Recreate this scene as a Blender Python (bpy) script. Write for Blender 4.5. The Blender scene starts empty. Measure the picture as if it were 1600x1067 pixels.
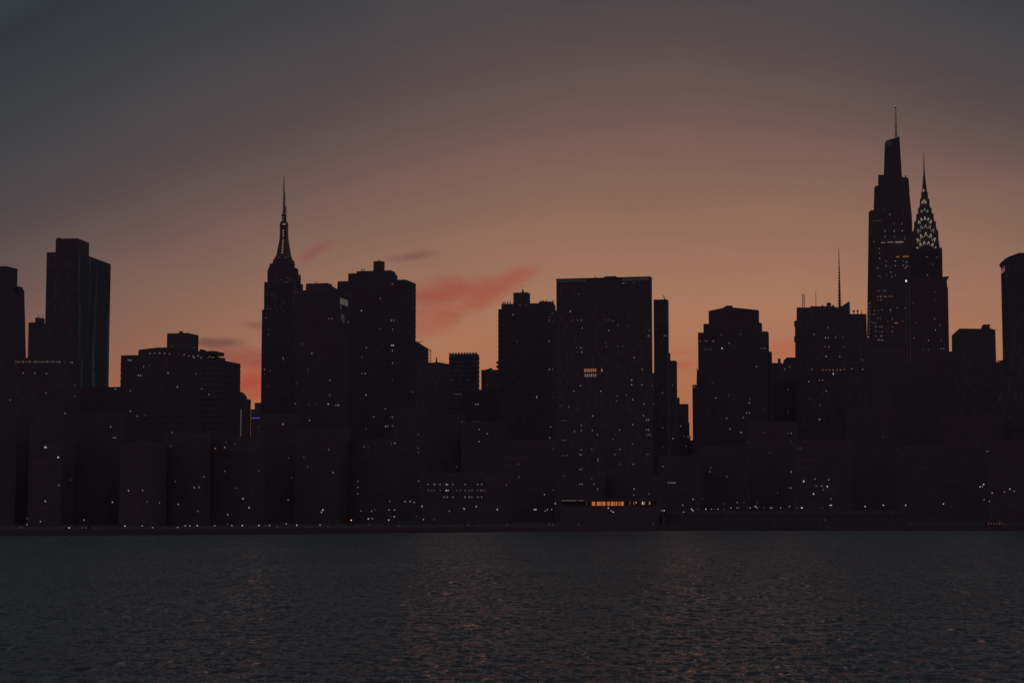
import bpy, math, random
import numpy as np
from mathutils import Vector

random.seed(7)
scene = bpy.context.scene
COL = scene.collection
R = math.radians

# ------------------------------------------------------------------ camera
CAM_H = 12.0
F = 2900.0                      # focal length in photograph pixels (1600 wide)
HOR = 778.0                     # row of the horizon in the photograph
PITCH = math.atan((HOR - 533.5) / F)
cd = bpy.data.cameras.new('camera')
cam = bpy.data.objects.new('camera', cd)
COL.objects.link(cam)
cam.location = (0, 0, CAM_H)
cam.rotation_euler = (math.pi / 2 + PITCH, 0, 0)
cd.sensor_width = 36.0
cd.lens = 36.0 * F / 1600.0
cd.clip_start = 0.5
cd.clip_end = 60000
scene.camera = cam

scene.view_settings.view_transform = 'Standard'
scene.view_settings.look = 'None'
scene.view_settings.exposure = 0
scene.view_settings.gamma = 1

def lin(c):
    return tuple(((v / 255) / 12.92 if v / 255 <= .04045 else ((v / 255 + .055) / 1.055) ** 2.4) for v in c) + (1.0,)

# ------------------------------------------------------------------ dusk sky
W = bpy.data.worlds.new('World')
scene.world = W
W.use_nodes = True
nt = W.node_tree
nt.nodes.clear()

class NB:
    """small helper to write node maths"""
    def __init__(s, nt): s.nt = nt
    def put(s, sock, v):
        if isinstance(v, bpy.types.NodeSocket): s.nt.links.new(v, sock)
        elif v is not None: sock.default_value = v
    def m(s, op, a, b=None, c=None, clamp=False):
        n = s.nt.nodes.new('ShaderNodeMath'); n.operation = op; n.use_clamp = clamp
        s.put(n.inputs[0], a); s.put(n.inputs[1], b)
        if c is not None: s.put(n.inputs[2], c)
        return n.outputs[0]
    def mix(s, f, a, b, mode='MIX'):
        n = s.nt.nodes.new('ShaderNodeMix'); n.data_type = 'RGBA'; n.blend_type = mode
        s.put(n.inputs[0], f); s.put(n.inputs[6], a); s.put(n.inputs[7], b)
        return n.outputs[2]
    def rng(s, v, a, b, c=0.0, d=1.0, smooth=True):
        n = s.nt.nodes.new('ShaderNodeMapRange')
        n.interpolation_type = 'SMOOTHSTEP' if smooth else 'LINEAR'
        s.put(n.inputs[0], v)
        for i, q in enumerate((a, b, c, d)): n.inputs[i + 1].default_value = q
        return n.outputs[0]
    def noise(s, vec, scale, detail=4, rough=.5, dist=0):
        n = s.nt.nodes.new('ShaderNodeTexNoise')
        s.put(n.inputs['Vector'], vec)
        n.inputs['Scale'].default_value = scale; n.inputs['Detail'].default_value = detail
        n.inputs['Roughness'].default_value = rough; n.inputs['Distortion'].default_value = dist
        return n.outputs['Fac']
    def xyz(s, x, y, z):
        n = s.nt.nodes.new('ShaderNodeCombineXYZ')
        s.put(n.inputs[0], x); s.put(n.inputs[1], y); s.put(n.inputs[2], z)
        return n.outputs[0]

nb = NB(nt)
tc = nt.nodes.new('ShaderNodeTexCoord')
sep = nt.nodes.new('ShaderNodeSeparateXYZ')
nt.links.new(tc.outputs['Generated'], sep.inputs[0])
dx, dy, dz = sep.outputs
az = nb.m('ARCTAN2', dx, dy)
el = nb.m('ARCSINE', dz)
elp = nb.m('MAXIMUM', el, 0.0)
da = nb.m('SUBTRACT', az, 0.095)
quad = nb.m('MULTIPLY', nb.m('MULTIPLY', da, da), 0.80)
quad = nb.m('MULTIPLY', quad, nb.m('ADD', 1.0, nb.m('MULTIPLY', nb.m('MAXIMUM', nb.m('SUBTRACT', elp, .12), 0.0), 3.4)))
quad = nb.m('ADD', quad, nb.m('MULTIPLY', nb.m('MULTIPLY', nb.m('MAXIMUM', da, 0.0), nb.m('MAXIMUM', nb.m('SUBTRACT', elp, .16), 0.0)), 2.2))
ep = nb.m('ADD', elp, nb.m('MINIMUM', quad, 0.5))
ramp = nt.nodes.new('ShaderNodeValToRGB')
nt.links.new(nb.m('DIVIDE', ep, 0.5), ramp.inputs[0])
STOPS = [(0, (170, 120, 93)), (.061, (172, 122, 94)), (.101, (168, 121, 97)), (.130, (153, 113, 93)), (.176, (129, 99, 88)),
         (.215, (105, 85, 81)), (.245, (88, 76, 76)), (.268, (79, 71, 73)), (.30, (70, 68, 71)), (.34, (60, 62, 66)), (.39, (50, 54, 60)), (.46, (62, 69, 76))]  # last stop: high sky out of view, brightened to lift the water
cr = ramp.color_ramp
while len(cr.elements) < len(STOPS): cr.elements.new(0.5)
for e, (p, c) in zip(cr.elements, STOPS):
    e.position = min(p / .5, 1.0); e.color = lin(c)
col = ramp.outputs[0]
# redder air close to the horizon
low = nb.rng(elp, 0.0, 0.13, 1.0, 0.0)
front = nb.rng(nb.m('ABSOLUTE', da), 0.5, 1.1, 1.0, 0.0)
col = nb.mix(nb.m('MULTIPLY', low, front), col, (1.0, .64, .45, 1), 'MULTIPLY')
# wisps of cloud, laid out by compass direction and height above the horizon
PX = nb.m('ADD', nb.m('MULTIPLY', nb.m('TANGENT', nb.m('MINIMUM', nb.m('MAXIMUM', az, -1.2), 1.2)), F), 800.0)
PY = nb.m('SUBTRACT', HOR, nb.m('MULTIPLY', el, F))
cn = nb.noise(nb.xyz(nb.m('MULTIPLY', PX, .011), nb.m('MULTIPLY', PY, .030), 3.3), 1.0, 6, .58, .8)
cn2 = nb.m('MULTIPLY', nb.m('SUBTRACT', cn, .5), 2.2)
CLOUDS = [(688, 462, 66, 24, -12, (152, 72, 62), .75), (752, 468, 66, 18, -24, (158, 82, 66), .66), (806, 432, 48, 13, -16, (160, 84, 70), .7),
          (640, 403, 40, 7, -6, (118, 78, 70), .65), (680, 500, 70, 26, -20, (162, 90, 70), .6), (390, 596, 74, 30, -2, (168, 70, 58), .85),
          (378, 560, 66, 20, 5, (142, 74, 66), .72), (338, 539, 52, 8, 3, (104, 72, 68), .7), (486, 398, 34, 9, -30, (138, 80, 72), .55),
          (405, 512, 34, 6, 4, (122, 78, 70), .5), (1062, 572, 46, 6, -8, (180, 88, 62), .6), (1062, 553, 40, 3, -8, (180, 94, 66), .4),
          (1228, 550, 34, 12, 0, (180, 92, 66), .45)]
for cx, cy, rx, ry, rot, c, st in CLOUDS:
    ca, sa = math.cos(R(rot)), math.sin(R(rot))
    ux = nb.m('SUBTRACT', PX, float(cx)); uy = nb.m('SUBTRACT', PY, float(cy))
    a = nb.m('DIVIDE', nb.m('ADD', nb.m('MULTIPLY', ux, ca), nb.m('MULTIPLY', uy, sa)), float(rx))
    b = nb.m('DIVIDE', nb.m('SUBTRACT', nb.m('MULTIPLY', uy, ca), nb.m('MULTIPLY', ux, sa)), float(ry))
    d = nb.m('SQRT', nb.m('ADD', nb.m('MULTIPLY', a, a), nb.m('MULTIPLY', b, b)))
    d = nb.m('ADD', d, cn2)
    col = nb.mix(nb.rng(d, 0.1, 1.45, st, 0.0), col, lin(c))
# very soft unevenness of the high air
sn = nb.noise(nb.xyz(nb.m('MULTIPLY', PX, .0026), nb.m('MULTIPLY', PY, .0075), 1.1), 1.0, 5, .55, .6)
col = nb.mix(1.0, col, nb.mix(sn, (.90, .92, .95, 1), (1.10, 1.08, 1.05, 1)), 'MULTIPLY')
# pinkish twilight arch in the east, out of view, brightened and widened to lift the facades
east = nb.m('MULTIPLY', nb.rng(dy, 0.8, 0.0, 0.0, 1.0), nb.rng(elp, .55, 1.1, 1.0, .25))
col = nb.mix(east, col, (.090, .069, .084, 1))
bg = nt.nodes.new('ShaderNodeBackground')
bg.inputs['Strength'].default_value = 1.0
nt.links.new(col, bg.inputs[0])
wo = nt.nodes.new('ShaderNodeOutputWorld')
nt.links.new(bg.outputs[0], wo.inputs[0])

# ------------------------------------------------------------------ materials
def principled(name):
    m = bpy.data.materials.new(name); m.use_nodes = True
    return m, m.node_tree, m.node_tree.nodes['Principled BSDF']

def facade(name, wall, glass=(.150, .127, .150), pw=3.2, ph=3.4, fw=.5, fh=.5, rough=.9, metal=0.0, strip=False):
    """masonry wall with a regular grid of unlit windows, in metres over the UV map"""
    m, t, bs = principled(name)
    b = NB(t)
    uv = t.nodes.new('ShaderNodeUVMap')
    s = t.nodes.new('ShaderNodeSeparateXYZ'); t.links.new(uv.outputs[0], s.inputs[0])
    g = t.nodes.new('ShaderNodeNewGeometry'); sn = t.nodes.new('ShaderNodeSeparateXYZ')
    t.links.new(g.outputs['Normal'], sn.inputs[0])
    fx = b.m('FRACT', b.m('DIVIDE', s.outputs[0], pw)); fy = b.m('FRACT', b.m('DIVIDE', s.outputs[1], ph))
    mx = b.m('LESS_THAN', fx, fw) if not strip else 1.0
    my = b.m('LESS_THAN', fy, fh)
    mask = b.m('MULTIPLY', b.m('MULTIPLY', mx, my), b.m('LESS_THAN', b.m('ABSOLUTE', sn.outputs[2]), .5))
    tcn = t.nodes.new('ShaderNodeTexCoord')
    n = b.noise(tcn.outputs['Object'], .06, 5, .6)
    wl = b.mix(n, tuple(v * .94 for v in wall) + (1,), tuple(v * 1.06 for v in wall) + (1,))
    # each window pane differs a little: blinds, curtains
    wn = t.nodes.new('ShaderNodeTexWhiteNoise'); wn.noise_dimensions = '2D'
    cell = b.xyz(b.m('FLOOR', b.m('DIVIDE', s.outputs[0], pw)), b.m('FLOOR', b.m('DIVIDE', s.outputs[1], ph)), 0.0)
    t.links.new(cell, wn.inputs['Vector'])
    gl = b.mix(b.m('GREATER_THAN', wn.outputs[0], .8), glass + (1,), tuple(v * 1.25 for v in glass) + (1,))
    t.links.new(b.mix(mask, wl, gl), bs.inputs['Base Color'])
    b.put(bs.inputs['Roughness'], b.m('SUBTRACT', rough, b.m('MULTIPLY', mask, rough - .7)))
    bs.inputs['Metallic'].default_value = metal
    bs.inputs['Specular IOR Level'].default_value = .12
    return m

def glassy(name, base, streak=(5.0, .03), metal=.7):
    """curtain wall glass with streaks of reflected sky in its colour"""
    m, t, bs = principled(name)
    b = NB(t)
    uv = t.nodes.new('ShaderNodeUVMap')
    s = t.nodes.new('ShaderNodeSeparateXYZ'); t.links.new(uv.outputs[0], s.inputs[0])
    qx = b.m('FLOOR', b.m('DIVIDE', s.outputs[0], 1.5)); qy = b.m('FLOOR', b.m('DIVIDE', s.outputs[1], 3.6))
    n = b.noise(b.xyz(b.m('MULTIPLY', qx, .16), b.m('MULTIPLY', qy, .035), b.m('MULTIPLY', qx, .02)), 1.0, 3, .6)
    wn = t.nodes.new('ShaderNodeTexWhiteNoise'); wn.noise_dimensions = '2D'
    t.links.new(b.xyz(qx, qy, 0.0), wn.inputs['Vector'])
    k = b.m('MULTIPLY', b.rng(n, .5, .68, 0.0, 1.0), b.m('ADD', .35, b.m('MULTIPLY', wn.outputs[0], .65)))
    t.links.new(b.mix(k, tuple(v * .5 for v in base) + (1,), tuple(min(v * 2.2, .8) for v in base) + (1,)), bs.inputs['Base Color'])  # sky reflections put into the base colour as paler streaks
    b.put(bs.inputs['Metallic'], b.m('MULTIPLY', k, metal))
    bs.inputs['Roughness'].default_value = .5; bs.inputs['Specular IOR Level'].default_value = .02
    return m

def plain(name, c, rough=.8, metal=0.0, var=.2, scale=.5):
    m, t, bs = principled(name)
    b = NB(t)
    tcn = t.nodes.new('ShaderNodeTexCoord')
    n = b.noise(tcn.outputs['Object'], scale, 5, .6)
    t.links.new(b.mix(n, tuple(v * (1 - var) for v in c) + (1,), tuple(v * (1 + var) for v in c) + (1,)), bs.inputs['Base Color'])
    bs.inputs['Roughness'].default_value = rough; bs.inputs['Metallic'].default_value = metal
    return m

def glow(name, c, st):
    m, t, bs = principled(name)
    bs.inputs['Base Color'].default_value = (.02, .02, .02, 1)
    bs.inputs['Emission Color'].default_value = c + (1,)
    bs.inputs['Emission Strength'].default_value = st
    m.cycles.emission_sampling = 'NONE'
    return m

M = dict(
    brick=facade('brick_facade', (.166, .138, .164)),
    brown=facade('brown_facade', (.164, .136, .162), pw=2.6, ph=3.1, fw=.45, fh=.55),
    stone=facade('limestone_facade', (.168, .139, .165), pw=2.9, ph=3.7, fw=.42, fh=.62),
    band=facade('ribbon_window_facade', (.165, .137, .163), pw=6, ph=3.5, fh=.42, strip=True),
    concrete=facade('concrete_facade', (.162, .135, .161), pw=4.2, ph=3.0, fw=.62, fh=.5),
    slate=facade('dark_glass_facade', (.178, .150, .172), (.160, .136, .160), 1.6, 3.8, .86, .8, .6),
    blue=facade('blue_glass_facade', (.145, .145, .178), (.125, .125, .155), 1.6, 3.8, .86, .8, .5),
    glass=glassy('curtain_wall_glass', (.20, .27, .33), metal=.03),
    roof=plain('tar_roof', (.18, .145, .165)),
    metal=plain('dark_steel', (.13, .11, .12), .6, .2),
    trim=plain('stone_trim', (.150, .124, .146)),
    steel=plain('dark_steel_cladding', (.15, .12, .135), .5, .12),
    pale=plain('lit_edge_tone', (.42, .38, .36)),
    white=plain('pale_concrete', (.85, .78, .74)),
    crown=plain('glazed_crown', (.30, .36, .33), .5),
    asphalt=plain('asphalt', (.05, .045, .05)),
    earth=plain('city_ground', (.075, .062, .072), scale=.02),
    paint=plain('car_paint', (.08, .08, .09), .3, .2),
    rubber=plain('tyre_rubber', (.03, .03, .03)),
)
L = dict(
    faint=glow('window_faint', (1.0, .82, .72), .055),
    dim=glow('window_dim', (1.0, .84, .74), .125),
    mid=glow('window_lit', (1.0, .86, .76), .23),
    hot=glow('window_bright', (1.0, .92, .86), .5),
    lamp=glow('lamp_light', (1.0, .93, .86), 1.1),
    warm=glow('window_warm', (1.0, .66, .38), .26),
    orange=glow('window_orange', (1.0, .36, .14), .26),
    amber=glow('lamp_amber', (1.0, .36, .08), 1.6),
    red=glow('tail_light_red', (1.0, .12, .10), .6),
    pink=glow('sign_pink', (.85, .24, .36), .30),
    violet=glow('strip_violet', (.20, .14, .75), .42),
    crown=glow('crown_lights', (1.0, .84, .66), .40),
    crowndim=glow('crown_lights_dim', (1.0, .86, .70), .22),
    canopy=glow('canopy_glow', (1.0, .27, .085), .44),
    panel=glow('self_glow_panel', (1.0, .98, .86), .055),
)

# ------------------------------------------------------------------ projection helpers (photograph pixels <-> world)
CP, SP = math.cos(PITCH), math.sin(PITCH)
def ray(px, py):
    u, v = (px - 800) / F, (533.5 - py) / F
    return Vector((u, CP - v * SP, SP + v * CP))
def at(px, py, Y):
    d = ray(px, py); s = Y / d.y
    return Vector((d.x * s, Y, CAM_H + d.z * s))
def proj(p):
    x, y, z = p[0], p[1], p[2] - CAM_H
    fw = y * CP + z * SP; up = -y * SP + z * CP
    return 800 + F * x / fw, 533.5 - F * up / fw

# ------------------------------------------------------------------ mesh builder
class MB:
    def __init__(s): s.v = []; s.f = []
    def quadbox(s, b, t):
        """b, t: four bottom and four top points, counter-clockwise from above"""
        k = len(s.v); s.v += [tuple(p) for p in b] + [tuple(p) for p in t]
        s.f += [(k + 3, k + 2, k + 1, k), (k + 4, k + 5, k + 6, k + 7)]
        for i in range(4):
            j = (i + 1) % 4; s.f.append((k + i, k + j, k + 4 + j, k + 4 + i))
    def box(s, x0, x1, y0, y1, z0, z1):
        s.quadbox([(x0, y0, z0), (x1, y0, z0), (x1, y1, z0), (x0, y1, z0)], [(x0, y0, z1), (x1, y0, z1), (x1, y1, z1), (x0, y1, z1)])
    def frus(s, a, z0, b, z1):
        """a, b: (x0, x1, y0, y1) at the bottom and the top"""
        s.quadbox([(a[0], a[2], z0), (a[1], a[2], z0), (a[1], a[3], z0), (a[0], a[3], z0)],
                  [(b[0], b[2], z1), (b[1], b[2], z1), (b[1], b[3], z1), (b[0], b[3], z1)])
    def prism(s, pts, y0, y1):
        """pts: (x, z) outline, extruded along local y"""
        n = len(pts); k = len(s.v)
        area = sum(pts[i][0] * pts[(i + 1) % n][1] - pts[(i + 1) % n][0] * pts[i][1] for i in range(n))
        if area < 0: pts = pts[::-1]
        s.v += [(x, y0, z) for x, z in pts] + [(x, y1, z) for x, z in pts]
        s.f += [tuple(range(k, k + n)), tuple(range(k + 2 * n - 1, k + n - 1, -1))]
        for i in range(n):
            j = (i + 1) % n; s.f.append((k + j, k + i, k + n + i, k + n + j))
    def xprism(s, pts, x0, x1):
        """pts: (y, z) outline, extruded along local x"""
        n = len(pts); k = len(s.v)
        area = sum(pts[i][0] * pts[(i + 1) % n][1] - pts[(i + 1) % n][0] * pts[i][1] for i in range(n))
        if area < 0: pts = pts[::-1]
        s.v += [(x0, y, z) for y, z in pts] + [(x1, y, z) for y, z in pts]
        s.f += [tuple(range(k + n - 1, k - 1, -1)), tuple(range(k + n, k + 2 * n))]
        for i in range(n):
            j = (i + 1) % n; s.f.append((k + i, k + j, k + n + j, k + n + i))
    def cyl(s, cx, cy, z0, z1, r0, r1=None, n=10):
        r1 = r0 if r1 is None else r1; k = len(s.v)
        for z, r in ((z0, r0), (z1, r1)):
            s.v += [(cx + r * math.cos(2 * math.pi * i / n), cy + r * math.sin(2 * math.pi * i / n), z) for i in range(n)]
        s.f += [tuple(range(k + n - 1, k - 1, -1)), tuple(range(k + n, k + 2 * n))]
        for i in range(n):
            j = (i + 1) % n; s.f.append((k + i, k + j, k + n + j, k + n + i))
    def bar(s, p, q, r):
        p, q = Vector(p), Vector(q); d = (q - p).normalized()
        a = d.cross(Vector((0, 1, 0))) if abs(d.y) < .9 else d.cross(Vector((1, 0, 0)))
        a.normalize(); b = d.cross(a)
        c = [a * r + b * r, b * r - a * r, -a * r - b * r, a * r - b * r]
        s.quadbox([p + o for o in c], [q + o for o in c])
    def build(s, name, mat, parent=None, uv=True):
        me = bpy.data.meshes.new(name)
        me.from_pydata([tuple(v) for v in s.v], [], s.f)
        me.materials.append(mat)
        if uv:
            ul = me.uv_layers.new(name='UVMap')
            for p in me.polygons:
                sx = abs(p.normal.x) > abs(p.normal.y)
                for li in p.loop_indices:
                    co = me.vertices[me.loops[li].vertex_index].co
                    ul.data[li].uv = (co.y if sx else co.x, co.z)
        o = bpy.data.objects.new(name, me); COL.objects.link(o)
        if parent: o.parent = parent
        return o

def tag(o, label=None, cat=None, group=None, kind=None):
    if label: o['label'] = label
    if cat: o['category'] = cat
    if group: o['group'] = group
    if kind: o['kind'] = kind
    return o

# ------------------------------------------------------------------ setting: river, ground
GROUND = 1.4
SHORE = [(-900, 640), (-1500 / 2900 * 600, 604), (-700 / 2900 * 600, 604), (-400 / 2900 * 620, 620), (-40 / 2900 * 668, 668), (300 / 2900 * 696, 694), (800 / 2900 * 696, 692), (1500, 700)]
SHORE[1] = (-330, 606)
def shore_y(x):
    for (xa, ya), (xb, yb) in zip(SHORE, SHORE[1:]):
        if xa <= x <= xb: return ya + (yb - ya) * (x - xa) / (xb - xa)
    return 700

SL1, SL2 = 1.6, 1.45
def build_river():
    fine = np.arange(-0.345, 0.3451, 0.00085)
    left = -0.345 - np.cumsum(np.geomspace(.002, .25, 22)); left = left[left > -math.pi]
    right = 0.345 + np.cumsum(np.geomspace(.002, .25, 22)); right = right[right < math.pi]
    th = np.concatenate([[-math.pi], left[::-1], fine, right, [math.pi]])
    rr = [4.0, 10, 20, 35, 50, 62, 72, 80, 86, 91, 95]
    r = 97.0
    while r < 740: rr.append(r); r *= 1.0016
    rr += [760, 800, 900, 1100, 1500, 2500, 5000, 12000, 30000]
    rr = np.array(rr)
    T, RR = np.meshgrid(th, rr)
    X = RR * np.sin(T); Y = RR * np.cos(T)
    Z = np.zeros_like(X)
    rng = np.random.default_rng(11)
    sp = RR * 0.0016
    # waves from a few metres down to half a metre, running mostly towards and across the camera
    dX = np.zeros_like(X); dY = np.zeros_like(X)
    for i in range(90):
        lam = 0.55 * (13.0 / 0.55) ** (rng.random() ** 1.15)
        ang = rng.normal(-1.85, 0.62)
        k = 2 * math.pi / lam
        slope = 0.0165 * (1.0 if lam < 5 else (5.0 / lam) ** 1.3)
        a = slope / k * rng.uniform(.7, 1.35) * .8
        ph = rng.uniform(0, 2 * math.pi)
        fade = np.clip((lam / sp - 3.0) / 4.0, 0, 1)
        arg = k * (X * math.cos(ang) + Y * math.sin(ang)) + ph
        env = 1.0 + .45 * np.sin(arg * .113 + i) * np.sin((X * math.sin(ang) - Y * math.cos(ang)) * k * .09 + 2.1 * i)
        Z += fade * a * env * np.sin(arg)
        dX += fade * a * .8 * math.cos(ang) * np.cos(arg); dY += fade * a * .8 * math.sin(ang) * np.cos(arg)
    core = (RR > 80) & (RR < 745) & (np.abs(T) < .36)
    Z *= core; X = X + dX * core; Y = Y + dY * core
    n1, n2 = X.shape
    co = np.stack([X, Y, Z], -1).reshape(-1, 3).astype(np.float32)
    idx = np.arange(n1 * n2).reshape(n1, n2)
    q = np.stack([idx[:-1, :-1], idx[:-1, 1:], idx[1:, 1:], idx[1:, :-1]], -1).reshape(-1, 4)[:, ::-1]
    me = bpy.data.meshes.new('river')
    me.vertices.add(len(co)); me.vertices.foreach_set('co', co.ravel())
    me.loops.add(q.size); me.loops.foreach_set('vertex_index', q.ravel().astype(np.int32))
    me.polygons.add(len(q)); me.polygons.foreach_set('loop_start', np.arange(0, q.size, 4, dtype=np.int32))
    me.polygons.foreach_set('use_smooth', np.ones(len(q), dtype=bool))
    me.update(calc_edges=True)
    m, t, bs = principled('river_water')
    b = NB(t)
    tcn = t.nodes.new('ShaderNodeTexCoord')
    mp = t.nodes.new('ShaderNodeMapping'); mp.inputs['Scale'].default_value = (.7, 1.3, 1)
    t.links.new(tcn.outputs['Object'], mp.inputs[0])
    # small ripples below the size of the modelled waves: a field of surface slopes
    def slopes(vec, scale, detail, rough):
        n = t.nodes.new('ShaderNodeTexNoise'); n.inputs['Scale'].default_value = scale
        n.inputs['Detail'].default_value = detail; n.inputs['Roughness'].default_value = rough
        b.put(n.inputs['Vector'], vec)
        q = t.nodes.new('ShaderNodeVectorMath'); q.operation = 'SUBTRACT'; t.links.new(n.outputs['Color'], q.inputs[0]); q.inputs[1].default_value = (.5, .5, .5)
        return q.outputs[0]
    def vm(op, a, c):
        q = t.nodes.new('ShaderNodeVectorMath'); q.operation = op; b.put(q.inputs[0], a)
        b.put(q.inputs[3] if op == 'SCALE' else q.inputs[1], c)
        return q.outputs[0]
    gust = b.noise(mp.outputs[0], .02, 4, .6)
    mp2 = t.nodes.new('ShaderNodeMapping'); mp2.inputs['Scale'].default_value = (1.5, .75, 1); mp2.inputs['Rotation'].default_value = (0, 0, .12)
    t.links.new(tcn.outputs['Object'], mp2.inputs[0])
    sl = vm('ADD', vm('SCALE', slopes(mp.outputs[0], 4.2, 4, .65), SL1), vm('SCALE', slopes(mp2.outputs[0], .95, 4, .62), SL2))
    sl = vm('SCALE', sl, b.rng(gust, .3, .7, .75, 1.2))
    sl = vm('MULTIPLY', sl, (.8, 1.0, 0.0))
    sl = vm('ADD', sl, (0.0, -.165, 0.0))      # wind waves lean towards the near bank
    geo = t.nodes.new('ShaderNodeNewGeometry')
    nn = t.nodes.new('ShaderNodeVectorMath'); nn.operation = 'NORMALIZE'; t.links.new(vm('ADD', geo.outputs['Normal'], sl), nn.inputs[0])
    t.links.new(nn.outputs[0], bs.inputs['Normal'])
    bs.inputs['Base Color'].default_value = (.072, .077, .080, 1)
    bs.inputs['Roughness'].default_value = .06
    bs.inputs['IOR'].default_value = 1.333
    me.materials.append(m)
    o = bpy.data.objects.new('river', me); COL.objects.link(o)
    tag(o, kind='structure')
build_river()

# land: one sheet from the sea wall to the horizon
g = MB()
pts = SHORE + [(30000, 700), (30000, 40000), (-30000, 40000), (-30000, 640)]
k = len(pts)
g.v = [(x, y, GROUND) for x, y in pts]; g.f = [tuple(range(k))]
land = g.build('ground', M['earth'], uv=False); tag(land, kind='structure')
sw = MB()
full = [(-30000, 640)] + SHORE + [(30000, 700)]
for (xa, ya), (xb, yb) in zip(full, full[1:]):
    sw.quadbox([(xa, ya - .9, -2), (xb, yb - .9, -2), (xb, yb - .02, -2), (xa, ya - .02, -2)],
               [(xa, ya - .9, GROUND + .35), (xb, yb - .9, GROUND + .35), (xb, yb - .02, GROUND + .35), (xa, ya - .02, GROUND + .35)])
tag(sw.build('embankment', M['metal'], uv=False), kind='structure')
rd = MB()
for (xa, ya), (xb, yb) in zip(SHORE, SHORE[1:]):
    k = len(rd.v); rd.v += [(xa, ya + 14, GROUND + .004), (xb, yb + 14, GROUND + .004), (xb, yb + 34, GROUND + .004), (xa, ya + 34, GROUND + .004)]
    rd.f.append((k, k + 1, k + 2, k + 3))
tag(rd.build('road', M['asphalt'], uv=False), kind='structure')

# ------------------------------------------------------------------ buildings
ALL = []
class Bld:
    """a building whose local x runs along the avenue (to the right), local y along the street (away)"""
    def __init__(s, name, label, cat, px, Y, ang=12.5, group=None):
        s.o = Vector(((px - 800) / F * Y, Y, GROUND)); s.ang = R(ang)
        s.u = Vector((math.cos(s.ang), -math.sin(s.ang), 0)); s.w = Vector((math.sin(s.ang), math.cos(s.ang), 0))
        s.root = bpy.data.objects.new(name, None); COL.objects.link(s.root)
        s.root.empty_display_size = 5
        s.root.location = s.o; s.root.rotation_euler = (0, 0, -s.ang)
        tag(s.root, label, cat, group)
        s.faces = []; s.cnt = 0
        ALL.append(s)
    def world(s, x, y, z): return s.o + s.u * x + s.w * y + Vector((0, 0, z))
    def hit(s, px, py, y0=0.0):
        """local (x, z) where the ray through a pixel meets the plane local y = y0"""
        d = ray(px, py); c = Vector((0, 0, CAM_H)) - s.o
        t = (y0 - c.dot(s.w)) / d.dot(s.w)
        p = c + d * t
        return p.dot(s.u), p.z
    def solve(s, target, y, z, ):
        lo, hi = -2000.0, 2000.0
        for _ in range(60):
            mid = (lo + hi) / 2
            if proj(s.world(mid, y, z))[0] < target: lo = mid
            else: hi = mid
        return (lo + hi) / 2
    def ext(s, l, r, top, y0, depth):
        """x range so that the outline spans pixels l..r at row top; height from the front edge"""
        xl, zl = s.hit(l, top, y0); xr, zr = s.hit(r, top, y0)
        z = (zl + zr) / 2
        x0 = max(s.solve(l, y0, z), s.solve(l, y0 + depth, z))
        x1 = min(s.solve(r, y0, z), s.solve(r, y0 + depth, z))
        return x0, x1, z
    def block(s, mb, l, r, top, depth=25.0, y0=0.0, z0=0.0, cornice=0.0, ledge=0.0, fh=3.2):
        x0, x1, z = s.ext(l, r, top, y0, depth)
        mb.box(x0, x1, y0, y0 + depth, z0, z)
        if cornice: mb.box(x0 - cornice, x1 + cornice, y0 - cornice, y0 + depth + cornice, z - 1.1, z - .25)
        if ledge:
            zz = max(z0, 10.0) + fh
            while zz < z - 2:
                mb.box(x0 - ledge, x1 + ledge, y0 - ledge, y0 + depth + ledge, zz, zz + 1.3)
                zz += fh
        s.faces.append((x0 - 0, x1 + 0, y0 - ledge, y0 + depth, z0, z))
        return x0, x1, z
    def castray(s, px, py):
        d = ray(px, py); c = Vector((0, 0, CAM_H)) - s.o
        lc = (c.dot(s.u), c.dot(s.w), c.z); ld = (d.dot(s.u), d.dot(s.w), d.z)
        best = None
        for (x0, x1, y0, y1, z0, z1) in s.faces:
            t = (y0 - lc[1]) / ld[1]
            x = lc[0] + ld[0] * t; z = lc[2] + ld[2] * t
            if x0 + .3 < x < x1 - .3 and z0 <= z < z1 - .3 and (best is None or t < best[0]): best = (t, 'f', x, y0, z)
            for xs, sgn in ((x1, 1), (x0, -1)):
                if abs(ld[0]) < 1e-9 or ld[0] * sgn > 0: continue
                t = (xs - lc[0]) / ld[0]; y = lc[1] + ld[1] * t; z = lc[2] + ld[2] * t
                if y0 < y < y1 and z0 <= z < z1 - .3 and (best is None or t < best[0]): best = (t, 'r' if sgn > 0 else 'l', xs, y, z)
        return best
    def add_roof_bits(s, x0, x1, z, y0, depth, n=3, seed=0):
        rg = random.Random(seed)
        for i in range(n):
            mb = MB()
            w = rg.uniform(1.5, 4); x = rg.uniform(x0 + 1, max(x0 + 1.1, x1 - w - 1)); y = y0 + rg.uniform(2, max(3, depth - 6))
            mb.box(x, x + w, y, y + rg.uniform(2, 4), z, z + rg.uniform(1.0, 2.2)); mb.build('roof_unit', M['metal'], s.root)

def parapet(b, x0, x1, y0, depth, z, h=1.0, name='parapet', mat='trim'):
    mb = MB()
    mb.box(x0 + .05, x1 - .05, y0 + .05, y0 + .35, z, z + h); mb.box(x0 + .05, x1 - .05, y0 + depth - .35, y0 + depth - .05, z, z + h)
    mb.box(x0 + .05, x0 + .35, y0 + .35, y0 + depth - .35, z, z + h); mb.box(x1 - .35, x1 - .05, y0 + .35, y0 + depth - .35, z, z + h)
    return mb.build(name, M[mat], b.root)

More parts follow.
